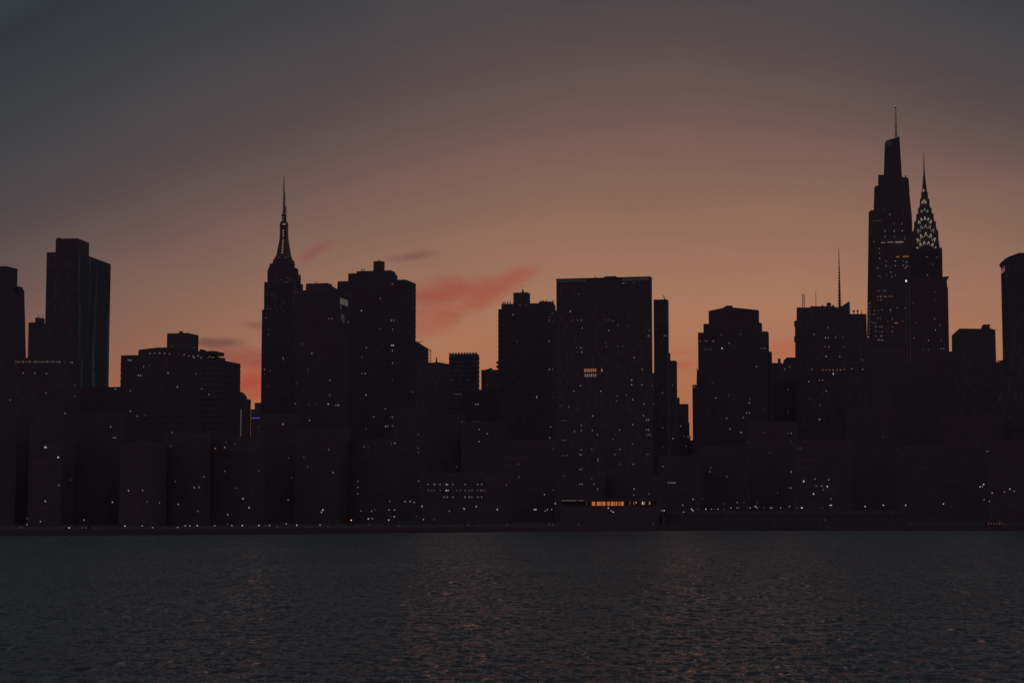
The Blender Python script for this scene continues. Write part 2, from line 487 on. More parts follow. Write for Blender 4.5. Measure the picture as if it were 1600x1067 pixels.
def tower(name, label, cat, l, r, top, Y, depth=25.0, mat='brick', tiers=(), ang=12.5, ledge=0.0, fh=3.2, cornice=0.0, par=True, bits=0, group=None):
    """a plain or stepped tower. tiers: (part, l, r, top_row, depth, setback) stacked in order on the main block"""
    b = Bld(name, label, cat, (l + r) / 2, Y, ang, group)
    wall = MB()
    x0, x1, z = b.block(wall, l, r, top, depth, 0, 0, cornice, ledge, fh)
    b.main = (x0, x1, z); zs = [(z, 0.0)]
    if par and not tiers: parapet(b, x0, x1, 0, depth, z)
    extra = []
    for i, (part, tl, tr, tt, td, ty, base) in enumerate(tiers):
        zb = zs[base][0]
        mb = wall if part == 'wall' else MB()
        a0, a1, az_ = b.block(mb, tl, tr, tt, td, ty, zb, cornice if part == 'wall' else 0, ledge if part == 'wall' else 0, fh)
        zs.append((az_, ty))
        if part != 'wall': mb.build(part, M[mat] if part in ('setback', 'tower_shaft') else M['roof'], b.root)
        extra.append((a0, a1, az_, ty, td))
    wall.build('wall', M[mat], b.root)
    b.tiers = extra
    if bits: b.add_roof_bits(x0, x1, z, 0, depth, bits, int(l))
    return b

def mast(b, px, ytop, ybase, w, y0, part='antenna', mat='metal', lattice=False):
    """upright mast between two photograph rows"""
    x, zt = b.hit(px, ytop, y0); x2, zb = b.hit(px, ybase, y0)
    mb = MB()
    if lattice:
        n = max(3, int((zt - zb) / w / 1.6)); h = w / 2
        for sx in (-h, h):
            for sy in (-h, h): mb.bar((x + sx, y0 + sy, zb), (x + sx * .6, y0 + sy * .6, zt), .12)
        for i in range(n):
            za = zb + (zt - zb) * i / n; zc = zb + (zt - zb) * (i + 1) / n; k = 1 - .4 * i / n
            mb.bar((x - h * k, y0 - h * k, za), (x + h * k, y0 - h * k, zc), .09); mb.bar((x + h * k, y0 - h * k, za), (x - h * k, y0 - h * k, zc), .09)
            mb.bar((x - h * k, y0 - h * k, zc), (x + h * k, y0 - h * k, zc), .09)
    else:
        mb.cyl(x, y0, zb, zt, w / 2, w / 5, 6)
    return mb.build(part, M[mat], b.root)

# ---- far left
b = Bld('apartment_tower', 'dark leaning slab tower at the left edge of the skyline', 'tower', 10, 1000)
mb = MB()
z1 = b.hit(20, 423, 0)[1]
def lean(b, mb, l, r, top, l2, r2, depth, y0=0.0, zb=0.0):
    x0, x1, z = b.ext(l, r, top, y0, depth); 
    c0, c1, _ = b.ext(l2, r2, 700, y0, depth)
    mb.frus((c0, c1, y0, y0 + depth), zb, (x0, x1, y0, y0 + depth), z)
    b.faces.append((c0, c1, y0, y0 + depth, zb, z)); return x0, x1, z
lean(b, mb, -60, 38, 449, -60, 49, 16)
mb.build('wall', M['brown'], b.root)
mb = MB(); x0, x1, z = b.block(mb, -60, 27.5, 416.5, 13, 1, b.faces[0][5] - 1.5); mb.build('upper_block', M['brown'], b.root)
mb = MB(); x0, x1, z = b.block(mb, 27.8, 34, 447, 6, 4, b.faces[0][5] - .5); mb.build('roof_unit', M['metal'], b.root)

b = tower('apartment_tower', 'low stepped block squeezed between the two leftmost towers', 'building', 44.5, 75, 503.5, 1500, 16, 'brick', [('penthouse', 55, 70, 496, 10, 3, 0)])
mast(b, 60.5, 492, 496, .6, 6)
mast(b, 67, 493, 497, .6, 6)

# second tower, glass side with sky reflections put into its colour
b = Bld('apartment_tower', 'tall slab tower with streaky glass right side and raised roof block', 'tower', 121, 1100, 7.0)
mb = MB()
x1, z = b.hit(121, 393.5, 0); x0, _ = b.hit(73, 395.5, 0)
def depth_to(b, x, z, px):
    lo, hi = 0.0, 300.0
    for _ in range(50):
        mid = (lo + hi) / 2
        if proj(b.world(x, mid, z))[0] < px: lo = mid
        else: hi = mid
    return lo
D = depth_to(b, x1, z, 172.7)
mb.box(x0, x1, 0, D, 0, z); mb.build('wall', M['slate'], b.root)
b.faces.append((x0, x1, 0, D, 0, z))
mb = MB(); mb.box(x1, x1 + .25, .2, D - .2, 0.5, z - .5); mb.build('glass_side', M['glass'], b.root)
xa, za = b.hit(87, 373, 0); D2 = depth_to(b, x1, za, 139.5)
mb = MB(); mb.box(xa, x1 - .05, .1, D2, z, za); mb.build('upper_block', M['slate'], b.root)
b.faces.append((xa, x1, 0.1, D2, z, za))
mb = MB()
for px in (90, 92.5, 94): mb = MB(); x, zz = b.hit(px, 372, 2); mb.box(x - .3, x + .3, 2, 2.6, za, za + .8); mb.build('roof_unit', M['metal'], b.root)

# the long building in front with the row of small roof-terrace lights
b = tower('apartment_building', 'wide lower block before the leftmost towers, tiny lights along its top', 'building', -60, 126, 562, 880, 14, 'concrete', par=True)
b = tower('office_building', 'flat-roofed low block filling the gap right of the glass-sided tower', 'building', 120, 250, 607, 1050, 30, 'brick', bits=3)

# ---- building C with penthouse and terrace lights
b = Bld('apartment_building', 'broad stepped block with beads of light under its roof terrace', 'building', 280, 950)
mb = MB()
b.block(mb, 189, 375.8, 553.5, 30, 0, 0, 0, .35, 3.0)
x0, x1, zm = b.faces[0][0], b.faces[0][1], b.faces[0][5]
xa, _ = b.hit(350.5, 560, 0)
zr = b.hit(360, 561.5, 0)[1]
# the right end is one storey lower
mb.v = []; mb.f = []; b.faces = []
xc_ = b.ext(189, 352, 553.5, 0, 30)[1]
mb.box(x0, xc_, 0, 30, 0, zm); mb.box(xc_, x1, .2, 30, 0, zr)
b.faces += [(x0, xc_, 0, 30, 0, zm), (xc_, x1, .2, 30, 0, zr)]
zz = 13.0
while zz < zr - 2: mb.box(x0 - .1, x1 + .1, -.1, 30.1, zz, zz + 1.3); zz += 3.0
mb.build('wall', M['brown'], b.root)
mb = MB(); x0, x1, z = b.block(mb, 216, 350.4, 549.0, 14, 4, zm)
P = [b.hit(px, py, 4.2) for px, py in ((216.5, 546.4), (228, 545), (245, 543), (262, 542.6), (300, 547))]
P[0] = (x0 + .1, P[0][1]); mb.prism([(x0 + .1, z)] + P + [(P[-1][0], z)], 4.2, 12)
mb.build('setback', M['brown'], b.root)
mb = MB(); x0, x1, z = b.ext(261, 312.5, 521.5, 6, 16)
z = b.hit(275, 520.5, 6)[1]
mb.frus((x0, x1, 6, 20), zm + 1, (x0, x1, 6, 20), z); mb.build('penthouse', M['roof'], b.root); b.faces.append((x0, x1, 6, 20, zm, z))
mb = MB(); x, zt = b.hit(283, 517.6, 10); mb.cyl(x, 10, z - .5, zt, 1.3, .9, 12); mb.build('water_tank', M['metal'], b.root)
mb = MB(); x0_, x1_, z_ = b.ext(312, 325, 547.0, 7, 10); mb.box(x0_, x1_, 7, 14, zm + 1, z_ + .6); mb.build('roof_unit', M['roof'], b.root)

# round-shouldered block and the balcony slab next to it
b = Bld('apartment_building', 'slim dark block with a rounded shoulder right of the broad stepped block', 'building', 380, 1250)
mb = MB(); arc = [(366, 700), (366, 611.2), (375, 611), (379, 612), (382, 614), (384.5, 617), (386, 620.5), (386.6, 625), (386.8, 700)]
P = [b.hit(px - 5, py, 0) for px, py in arc]; P[0] = (P[0][0], 0); P[-1] = (P[-1][0], 0)
mb.prism(P, 0, 6); mb.build('wall', M['slate'], b.root); b.faces.append((P[0][0], P[-1][0] - 1, 0, 6, 0, P[1][1] - 3))
mb = MB(); x, za = b.hit(376.5, 639, -.3); _, zb = b.hit(376.5, 682, -.3); mb.box(x - .35, x + .35, -.3, -.02, zb, za); mb.build('lit_stairwell', L['faint'], b.root)
b = Bld('apartment_building', 'narrow balcony tower with pale stacked balconies beside the red cloud gap', 'tower', 389, 1300)
mb = MB(); x0, x1, z = b.block(mb, 384, 392.0, 623.3, 8); mb.build('wall', M['brown'], b.root)
zz = z - 1.5
xa = b.hit(386.2, 650, 0)[0]; n = 0
while n < 24:
    mb = MB(); mb.box(xa, x1 + .5, -1.1, -.02, zz - .75, zz); mb.build('balcony', M['white'], b.root); zz -= 3.05; n += 1
b = tower('office_building', 'small far block with a violet strip of light across its front', 'building', 392, 440, 639, 1700, 12, 'slate', [('penthouse', 398, 440, 628.8, 9, 2, 0)], par=False)
mb = MB(); x0, z = b.hit(391.5, 653, -.2); x1, _ = b.hit(408, 653, -.2); x0 = max(x0, b.main[0]); x1 = b.hit(409.5, 653, -.2)[0]
mb.box(x0 + .2, x1, -.25, -.02, z - .35, z + .35); mb.build('light_strip', L['violet'], b.root)

# ---- the art deco tower with mast (left)
b = Bld('skyscraper', 'art deco skyscraper with stepped crown and tall lit mast, tallest on the left half', 'skyscraper', 443, 2370)
esb = b
def cw(b, pts, y0, depth, mb, zb=None):
    P = [b.hit(px, py, y0) for px, py in pts]
    return P
def tier_px(b, mb, rows, cdepth, mid_y):
    """stack of square tiers centred on a vertical axis; rows: (left, right, row) from the bottom up, paired"""
    for (l0, r0, t0), (l1, r1, t1) in zip(rows, rows[1:]):
        a0, za = b.hit(l0, t0, mid_y); a1, _ = b.hit(r0, t0, mid_y)
        c0, zc = b.hit(l1, t1, mid_y); c1, _ = b.hit(r1, t1, mid_y)
        if abs(t0 - t1) < .6: continue
        k = 1.27     # seen at an angle a square tier looks wider than its front
        wa, wc = (a1 - a0) / 2 / k, (c1 - c0) / 2 / k; ma, mc = (a0 + a1) / 2, (c0 + c1) / 2
        mb.frus((ma - wa, ma + wa, mid_y - wa, mid_y + wa), za, (mc - wc, mc + wc, mid_y - wc, mid_y + wc), zc)
mb = MB()
YM = 0.0
x0, z = b.hit(412.6, 443.5, YM); x1, _ = b.hit(472.5, 443.5, YM)
xw = (x1 - x0)
x0, x1, _z = b.ext(412.8, 473.5, 447, -18, 36)
mb.box(x0, x1, -18, 18, 0, z); b.faces.append((x0, x1, -18, 18, 0, z))
z1 = b.hit(478.5, 453, YM)[1]
rows = [(419.5, 467.0, 444), (419.5, 466.8, 430), (419.5, 465.0, 430), (420.8, 464.8, 420.5), (422.3, 464.3, 420.5), (422.3, 463.8, 418.5), (422.6, 459.5, 418.5), (422.6, 459.2, 414)]
tier_px(b, mb, rows, 0, YM)
xx0, zq = b.hit(419.5, 443.8, YM); xx1, zq2 = b.hit(466.9, 419, YM); b.faces.append((xx0 + .5, xx1 - .5, -19.4, 19, zq, zq2))
# fluted piers on the shaft
for i in range(9):
    x = x0 + 2 + (x1 - x0 - 4) * i / 8; mb.box(x - .8, x + .8, -18.8, -18, 0, z - 4)
mb.build('tower_shaft', M['stone'], b.root)
mb = MB()
tier_px(b, mb, [(426.5, 460.0, 414.5), (428.3, 458.6, 406.5), (429.8, 456.2, 406.5), (430.3, 455.8, 402.5)], 0, YM)
mb.build('setback', M['stone'], b.root)
mb = MB()
tier_px(b, mb, [(431.6, 455.4, 403), (433.3, 453.9, 396), (435.0, 452.3, 386), (436.8, 450.9, 377), (437.4, 450.3, 373), (437.9, 449.6, 352)], 0, YM)
mb.build('mast_shaft', M['steel'], b.root)
for i in range(10):
    x, zz = b.hit(441.9, 360 + i * 3.9, -6); yy = -3.9 - (0 if i < 4 else (i - 3) * .75)
    mb = MB(); mb.box(x - .7, x + .7, yy - .5, yy, zz - .75, zz + .75); mb.build('window', L['warm'], b.root)
mb = MB()
tier_px(b, mb, [(436.9, 450.4, 353.2), (438.5, 449.6, 349), (438.2, 449.5, 349), (438.0, 449.3, 347.5)], 0, YM)
xc, zc = b.hit(443.4, 351, 0)
mb.build('observation_ring', M['metal'], b.root)
mb = MB()
tier_px(b, mb, [(440.3, 447.6, 347.8), (440.5, 447.2, 336.8)], 0, YM)
mb.build('antenna_base', M['metal'], b.root)
mb = MB(); x, z = b.hit(443.8, 336.5, YM); mb.cyl(x, 0, z - .5, z + 1.2, 3.4, 3.4, 10); mb.build('platform_ring', M['metal'], b.root); mb = MB()
x, z = b.hit(443.6, 348.8, YM); mb.cyl(x, 0, z - .4, z + 1.0, 4.6, 4.6, 10); mb.build('platform_ring', M['metal'], b.root)
# lattice antenna
mb = MB()
xb_, zb_ = b.hit(443.7, 336.6, YM); xt, zt = b.hit(443.6, 301, YM)
n = 11
for i in range(n):
    za = zb_ + (zt - zb_) * i / n; zc2 = zb_ + (zt - zb_) * (i + 1) / n
    w0 = 1.75 - .5 * i / n
    mb.box(xb_ - w0, xb_ + w0, -w0, w0, za, za + .95)
    mb.box(xb_ - w0 * .62, xb_ + w0 * .62, -w0 * .62, w0 * .62, za + .95, zc2)
tw, _z = b.hit(447.6, 327, YM)
x, za = b.hit(446.6, 334, YM); _, zc3 = b.hit(446.6, 323.5, YM); mb.box(x - .5, x + .5, -.5, .5, za, zc3)
x2, zt2 = b.hit(443.8, 275, YM)
mb.cyl(x2, 0, zt - .5, zt + (zt2 - zt) * .45, .95, .75, 8); mb.cyl(x2, 0, zt + (zt2 - zt) * .45, zt2, .7, .25, 8)
mb.build('antenna', M['metal'], b.root)
for i in range(9):
    mb = MB(); x, z = b.hit(443.6, 303 + i * 3.8, -2); mb.box(x - .5, x + .5, -2.1, -1.9, z - .4, z + .4); mb.build('beacon', L['dim'], b.root)
for i in range(4):
    mb = MB(); x, z = b.hit(442.2, 338.5 + i * 2.8, -3.6); mb.box(x - .45, x + .45, -3.7, -3.4, z - .5, z + .5); mb.build('beacon', L['dim'], b.root)
mb = MB(); x, z = b.hit(443.6, 350.2, -5.8); mb.box(x - 1.8, x + 1.8, -6.0, -5.6, z - .7, z + .5); mb.build('beacon', L['mid'], b.root)
for (pa, pb, row) in ((432.5, 438, 402.6), (443, 449, 402.4)):
    mb = MB(); x0, z = b.hit(pa, row, -11.5); x1, _ = b.hit(pb, row, -11.5); mb.box(x0, x1, -11.6, -11.2, z - .25, z + .25); mb.build('light_strip', L['faint'], b.root)
mb = MB()   # rig hanging at the crown's right side
x, za = b.hit(465.8, 429.6, YM); x1, _ = b.hit(469.2, 429.6, YM); _, zb2 = b.hit(467, 446.5, YM)
mb.box(x1 - .5, x1 + .5, -1, 1, zb2, za); mb.box(x, x1, -1, 1, za - .5, za + .4); mb.bar((x1, 0, zb2), (x - 1, 0, zb2 - 3.5), .5)
mb.build('hoist_frame', M['metal'], b.root)
mb = MB(); x, za = b.hit(419.0, 423, YM); _, zb2 = b.hit(419, 436, YM); mb.box(x - .6, x + .6, -1, 1, zb2, za); mb.box(x, x + 2, -1, 1, za - .5, za + .2); mb.build('hoist_frame', M['metal'], b.root)
x, za = b.hit(413.9, 439.8, YM); mb = MB(); mb.box(x - .25, x + .25, -.3, .3, za - 3, za); mb.build('antenna', M['metal'], b.root)
# floodlit upper walls: rows of small dim lights
for (px, py) in [(433, 433), (434.5, 437), (439, 436), (440, 438), (446, 434), (449, 433), (451, 437), (453, 435), (454, 432), (459, 436), (460.5, 440), (461, 444)]:
    b_ = None
EXTRA = [(433, 434), (439, 437), (446, 434), (450, 434), (451, 438), (454, 436), (459, 437), (461, 441), (443.5, 441), (447, 441.2), (448, 440.8), (461, 448), (460, 456), (458, 464), (461, 458), (459, 469),
         (420, 448), (422, 447.5), (416, 460), (420, 461), (423, 460), (428, 460), (429, 464), (418, 478), (417, 482), (422, 482), (425, 479), (429, 477), (431, 480), (435, 476), (436, 472.5), (442.5, 472.5), (438, 480), (441, 481), (465, 456.5)]

# ---- dark blocks right of it
b = tower('apartment_tower', 'flat-topped dark block hiding the lower part of the art deco skyscraper', 'building', 409.3, 470, 483, 1150, 12, 'brick', par=False, bits=0)
b = Bld('apartment_tower', 'dark tower with a pale panel on its right side, beside the masted skyscraper', 'tower', 500, 1000)
mb = MB(); x0, z = b.hit(462, 455, 0); x1, _ = b.hit(526, 455, 0); zt = b.hit(490, 453, 0)[1]
dd = depth_to(b, x1, zt, 545)
mb.box(x0, x1, 0, dd, 0, zt); b.faces.append((x0, x1, 0, dd, 0, zt)); mb.build('wall', M['brown'], b.root)
mb = MB(); a0, a1, az_ = b.ext(478, 519, 442.5, 2, 8); mb.box(a0, a1, 2, 10, zt, az_); mb.build('penthouse', M['roof'], b.root)
mb = MB(); a2, _ = b.hit(525, 456, 2); mb.prism([(a1, zt), (a2, zt), (a2, zt + .4), (a1, zt + 3.2)], 2, 8); mb.build('stair_roof', M['roof'], b.root)
mast(b, 494.5, 440.6, 443, .7, 5)
# pale panel, its brightness added as a glow of its own, and glazing on its right side face
def side_pt(b, xs, px, py):
    d = ray(px, py); c = Vector((0, 0, CAM_H)) - b.o
    t = (xs - c.dot(b.u)) / d.dot(b.u); p = c + d * t
    return p.dot(b.w), p.z
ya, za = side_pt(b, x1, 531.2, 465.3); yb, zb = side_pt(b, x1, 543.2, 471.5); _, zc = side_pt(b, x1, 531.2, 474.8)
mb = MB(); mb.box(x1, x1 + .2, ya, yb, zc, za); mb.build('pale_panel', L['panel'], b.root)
for (px, py, h) in ((532, 480, 2), (534, 493, 2.4), (536.5, 496, 3), (536.5, 502, 1.6), (543.5, 503, 1.2), (533, 498, 2)):
    ya, za = side_pt(b, x1, px, py); mb = MB(); mb.box(x1, x1 + .15, ya, ya + .8, za - h / 2, za + h / 2); mb.build('window', L['faint'], b.root)

b = tower('apartment_tower', 'massive stepped tower with small square penthouse left of the crimson clouds', 'tower', 527.3, 649.8, 438, 1090, 22, 'brown',
          [('setback', 544, 621, 426.3, 15, 2, 0), ('setback', 557, 618, 423.0, 10, 4, 1), ('penthouse', 583.5, 601, 408, 5, 6, 2)], ledge=.10, fh=3.1, par=False)
for px in (565.3, 568.8): mast(b, px, 419.8, 424.5, .8, 8, 'vent_pipe')
mast(b, 592, 406.2, 409, 1.4, 8, 'vent_pipe')
b = Bld('office_building', 'glass building with a steeply slanted roof right of the massive stepped tower', 'building', 660, 1500)
mb = MB(); P = [b.hit(px, py, 0) for px, py in ((630, 524), (651, 534), (673.5, 547), (674, 700), (630, 700))]; P[3] = (P[3][0], 0); P[4] = (P[4][0], 0)
Q = [(P[0][0], P[0][1]), (P[1][0], P[1][1]), (P[2][0] - 3.2, P[2][1] + 1.4), (P[2][0] - 3.2, 0), (P[4][0], 0)]
mb.prism(Q, 0, 4); mb.build('wall', M['blue'], b.root); b.faces.append((P[0][0], Q[2][0], 0, 4, 0, P[2][1]))
mb = MB(); xr = P[2][0]; zt = P[2][1]; zb = b.hit(674, 567, 0)[1]
mb.box(xr - .35, xr, -.1, .3, zb, zt); mb.bar((Q[2][0], .1, Q[2][1] - .3), (xr, .1, zt), .3)
for i in range(4): mb.bar((Q[2][0], .1, zb + (zt - zb) * i / 4), (xr, .1, zb + (zt - zb) * (i + .9) / 4), .16)
mb.build('open_steel_frame', M['metal'], b.root)
mb = MB(); x0, z = b.hit(651, 534, 1); x1, _ = b.hit(661.5, 533.3, 1); mb.box(x0, x1, .8, 1.2, z - .1, z + .25); xm, zz = b.hit(655.5, 538, 1); mb.box(xm - .3, xm + .3, .8, 1.2, zz - 1, z); mb.build('roof_crane', M['metal'], b.root)
b = Bld('office_building', 'low dark block with a sloping roofline and small spike between slanted glass and crenellated tower', 'building', 690, 1450)
mb = MB(); P = [b.hit(px, py, 0) for px, py in ((650, 567), (686, 566), (703, 569), (720, 571))]; P += [(P[3][0], 0), (P[0][0], 0)]
mb.prism(P, 0, 5); mb.build('wall', M['slate'], b.root); b.faces.append((P[0][0], P[3][0], 0, 5, 0, P[3][1]))
x, z = b.hit(682, 557.5, 2); x2, zb = b.hit(682, 566.5, 2); mb = MB(); mb.cyl(x, 2, zb, z, .9, .15, 6); mb.build('spike', M['metal'], b.root)

# crenellated tower
b = tower('office_tower', 'square tower with a crenellated roof standing alone in the orange sky', 'tower', 701.8, 748.7, 553.3, 1400, 8, 'blue', ledge=.25, fh=3.4, par=False)
x0, x1, z = b.main
mb = MB(); zt = b.hit(703, 551.3, 0)[1]
for i in range(10):
    a = x0 + (x1 - x0) * i / 9.6; mb.box(a, a + (x1 - x0) / 9.6 * .62, .1, 1.2, z, zt)
mb.build('battlement', M['roof'], b.root)
b = tower('office_building', 'short dark-blue block between the crenellated tower and the wide notched tower', 'building', 752, 790, 577.5, 1350, 8, 'blue', par=False)
x0, z = b.hit(760, 576.5, 2); x1, zt = b.hit(769, 575, 2); mb = MB(); mb.prism([(x0, b.main[2]), (x1, b.main[2]), (x1, zt), (x1 - 1, zt), (x0, b.main[2] + .3)], 1, 3); mb.build('roof_unit', M['metal'], b.root)
b = tower('apartment_building', 'mid-rise block below the gap beside the crenellated tower', 'building', 722, 790, 611, 1180, 14, 'brick', bits=2)

b = tower('apartment_tower', 'tower with notched left roof corner and chimneyed penthouse left of the widest slab', 'tower', 778.5, 869.6, 482, 1100, 16, 'brick',
          [('wall', 783.5, 868, 474, 14, 1, 0), ('penthouse', 802, 828.3, 457, 8, 3, 1), ('parapet_block', 842, 866, 471, 10, 2, 1)], ledge=.10, fh=3.1, par=False)
mast(b, 817, 452.2, 457.5, 1.6, 6, 'chimney')
for r_ in (566, 572.5):
    mb = MB(); x, z = b.hit(777, r_, 0); mb.box(x - .4, x + 1.6, -.8, 3, z - .9, z + .6); mb.build('balcony', M['roof'], b.root)
for px in (786, 789, 793, 797, 846, 849, 853, 864): mb = MB(); x, z = b.hit(px, 472 if px < 800 else 469.5, 2); mb.box(x - .3, x + .3, 2, 2.5, z - 2, z + .25); mb.build('roof_unit', M['metal'], b.root)

# ---- widest slab with glazed crown
b = Bld('office_tower', 'widest flat-topped slab in the middle with faint greenish glazed top corners', 'tower', 943, 1000)
mb = MB(); x0, x1, z = b.block(mb, 869.3, 1018.6, 434.5, 6.5); mb.build('wall', M['slate'], b.root)
slab = b
for (pa, pb, ya_, yb_) in ((871, 916, 436.3, 441.5), (972, 1015, 433.3, 439.3)):
    mb = MB(); a, za = b.hit(pa, ya_, -.1); c, _ = b.hit(pb, ya_, -.1); _, zb = b.hit(pa, yb_, -.1)
    mb.box(a, c, -.22, -.01, zb, za - .2); mb.build('glazed_crown', M['crown'], b.root)
mb = MB(); mb.box(x0 - .15, x1 + .15, -.3, 6.8, z - .35, z + .25); mb.build('parapet', M['trim'], b.root)
mast(b, 930, 430.3, 434, .5, 3)
mb = MB(); a, za = b.hit(946, 432.2, 3); c, zc = b.hit(962, 431.6, 3); mb.prism([(a - 2, z), (a, za), (c, zc), (c + 2, z)], 2, 4.5); mb.build('roof_unit', M['metal'], b.root)
for i in range(24):
    if i in (11,): continue
for k_ in range(9):
    x_, z_ = b.hit(914 + k_ * 3.3, 578.5, -.12); 
    if k_ in (6, 7): continue
    mb = MB(); mb.box(x_ - .38, x_ + .38, -.16, -.02, z_ - .85, z_ + .85); mb.build('window', L['orange'], b.root)
for k_ in range(6):
    x_, z_ = b.hit(914.5 + k_ * 3.2, 586.3, -.12)
    mb = MB(); mb.box(x_ - .3, x_ + .3, -.16, -.02, z_ - .8, z_ + .8); mb.build('window', L['orange' if k_ % 2 else 'dim'], b.root)

b = tower('office_tower', 'slim tower with a tiny roof spike just right of the widest slab', 'tower', 1021.2, 1044.6, 467.8, 1300, 9, 'blue', par=False)
mb = MB(); x, z = b.hit(1036.5, 461.5, 1); x2, z2 = b.hit(1039.5, 468, 1); mb.bar((x, 1, z), (x2, 1, z2 - .5), .25); mb.build('antenna', M['metal'], b.root)
b = tower('office_tower', 'second step of the stair of roofs falling right from the widest slab', 'tower', 1035, 1057.8, 563.5, 1360, 9, 'slate', [('setback', 1040, 1047.6, 551.5, 5, 2, 0)], par=False)
b = tower('office_building', 'lowest step of the stair of roofs beside the narrow vertical sky gap', 'building', 1045, 1075.8, 631, 1420, 9, 'brick', [('penthouse', 1050, 1062, 621, 5, 2, 0)], par=False)
b = tower('office_building', 'sliver of building at the foot of the narrow sky gap, upper one', 'building', 1060, 1077.3, 660, 1390, 8, 'brick', par=False)
b = tower('office_building', 'sliver of building at the foot of the narrow sky gap, lower one', 'building', 1062, 1078.9, 680, 1380, 8, 'brown', par=False)
b = tower('office_building', 'low block closing the bottom of the narrow sky gap', 'building', 1050, 1120, 690, 1200, 16, 'brick', bits=2)

# ---- stepped tower right of gap
b = Bld('hotel_tower', 'broad symmetrical tower stepping in three times towards a gently pitched roof', 'tower', 1145, 1150)
mb = MB()
_x0, _x1, z1_ = b.block(mb, 1090.5, 1201.3, 518.6, 12)
_, _, z2_ = b.block(mb, 1099, 1190.8, 505, 9, 1.5, z1_)
x0, x1, z3 = b.block(mb, 1107.2, 1186, 485.6, 6, 3, z2_)
mb.build('wall', M['stone'], b.root)
mb = MB(); P = [b.hit(px, py, 3.0) for px, py in ((1107.5, 484.4), (1135, 479.9), (1146, 480.3), (1185.5, 485.2))]
P[0] = (x0 + .1, z3 + .3); P[3] = (x1 - .1, z3 + .2); P += [(x1 - .1, z3), (x0 + .1, z3)]
mb.prism(P, 3.1, 8.8); mb.build('pitched_roof', M['roof'], b.root)
mb = MB(); a, za = b.hit(1134, 477.5, 4); c, _ = b.hit(1144, 477.5, 4); mb.box(a, c, 4, 7, z3, za); a, za = b.hit(1131, 479, 4); mb.box(a, a + 2, 4, 6, z3, za); mb.build('penthouse', M['metal'], b.root)
mb = MB(); a0, a1, az_ = b.ext(1196, 1206.4, 549.3, 2, 8); mb.box(a0, a1, 2, 9, 0, az_); b.faces.append((a0, a1, 2, 9, 0, az_)); mb.build('wing', M['stone'], b.root)
mast(b, 1089.3, 574, 600, 1.0, 4, 'flue')
b = tower('office_building', 'narrow lower block peeping out left of the three-stepped tower', 'building', 1081.8, 1110, 600.5, 1100, 8, 'brown', [('setback', 1089, 1108, 578, 6, 1, 0)], par=False)
for (px, py) in ((1084.5, 601.5), (1085, 604.5), (1087, 600)): EXTRA.append((px, py, 'dim'))
b = tower('office_building', 'low roof with a square chimney between the stepped tower and the antenna block', 'building', 1195, 1222.5, 567, 1400, 8, 'brick', par=False)
mast(b, 1217.5, 560, 567.5, 2.2, 3, 'chimney')
mb = MB(); a, za = b.hit(1215.4, 560.3, 2.5); c, _ = b.hit(1219.5, 560.3, 2.5); mb.box(a, c, 2, 4, b.main[2], za); mb.build('chimney', M['roof'], b.root)
b = Bld('office_building', 'low block with one slanted roof corner left of the antenna block', 'building', 1235, 1350)
mb = MB(); P = [b.hit(px, py, 0) for px, py in ((1222.8, 571.5), (1224.5, 562.5), (1229.5, 558.3), (1260, 558.3))]; P += [(P[3][0], 0), (P[0][0], 0)]
mb.prism(P, 0, 8); mb.build('wall', M['stone'], b.root); b.faces.append((P[0][0] + 1, P[3][0], 0, 8, 0, P[1][1]))

# ---- antenna block
b = Bld('office_tower', 'bulky flat-roofed block carrying lattice aerials, left of the tallest tower', 'tower', 1290, 1200)
mb = MB(); P = [b.hit(px, py, 0) for px, py in ((1242.2, 560), (1242.0, 507), (1244.6, 500), (1244.8, 480.3), (1266, 480.3), (1266, 478.3), (1302, 478.3), (1306, 480), (1327, 483), (1327, 490.5), (1353.5, 490.5))]
P[0] = (P[0][0], 0); P += [(P[-1][0], 0)]
mb.prism(P, 0, 5); mb.build('wall', M['slate'], b.root)
b.faces.append((P[3][0], P[-1][0], 0, 5, 0, P[-2][1])); zr = P[5][1]
b.faces.append((P[3][0], P[7][0], 0, 5, P[-2][1], zr - 1))
mast(b, 1255.3, 459.5, 480.5, 1.7, 2.5, 'lattice_mast', lattice=True)
mast(b, 1274.6, 454, 478.5, .45, 2.5)
mb = MB(); x, z = b.hit(1295, 475, 2.5); mb.cyl(x, 2.5, zr - .2, z - .3, 1.0, 1.6, 12); mb.cyl(x, 2.5, z - .3, z + .8, 1.6, 1.3, 12); mb.build('cooling_drum', M['metal'], b.root)
for px, py, rr_ in ((1285, 478, .6), (1334, 487.2, 1.0), (1340, 486.6, .9), (1346, 490, .5), (1302, 478.5, .8)):
    mb = MB(); x, z = b.hit(px, py, 2.5); mb.cyl(x, 2.5, z - 2, z, .25, .2, 6); mb.cyl(x, 2.5, z, z + rr_, rr_, rr_ * .6, 8); mb.build('roof_dish', M['metal'], b.root)
for px in (1340.5, 1346): mast(b, px, 484, 490.5, .35, 2.5)
mb = MB(); x, z = b.hit(1241.6, 503.5, 1); mb.box(x - .3, x + 1, .5, 2, z - 3, z + 1); x, z = b.hit(1241.6, 530, 1); mb.box(x - .3, x + 1, .5, 2, z - 2, z + 2); mb.build('wall_lamp', M['metal'], b.root)

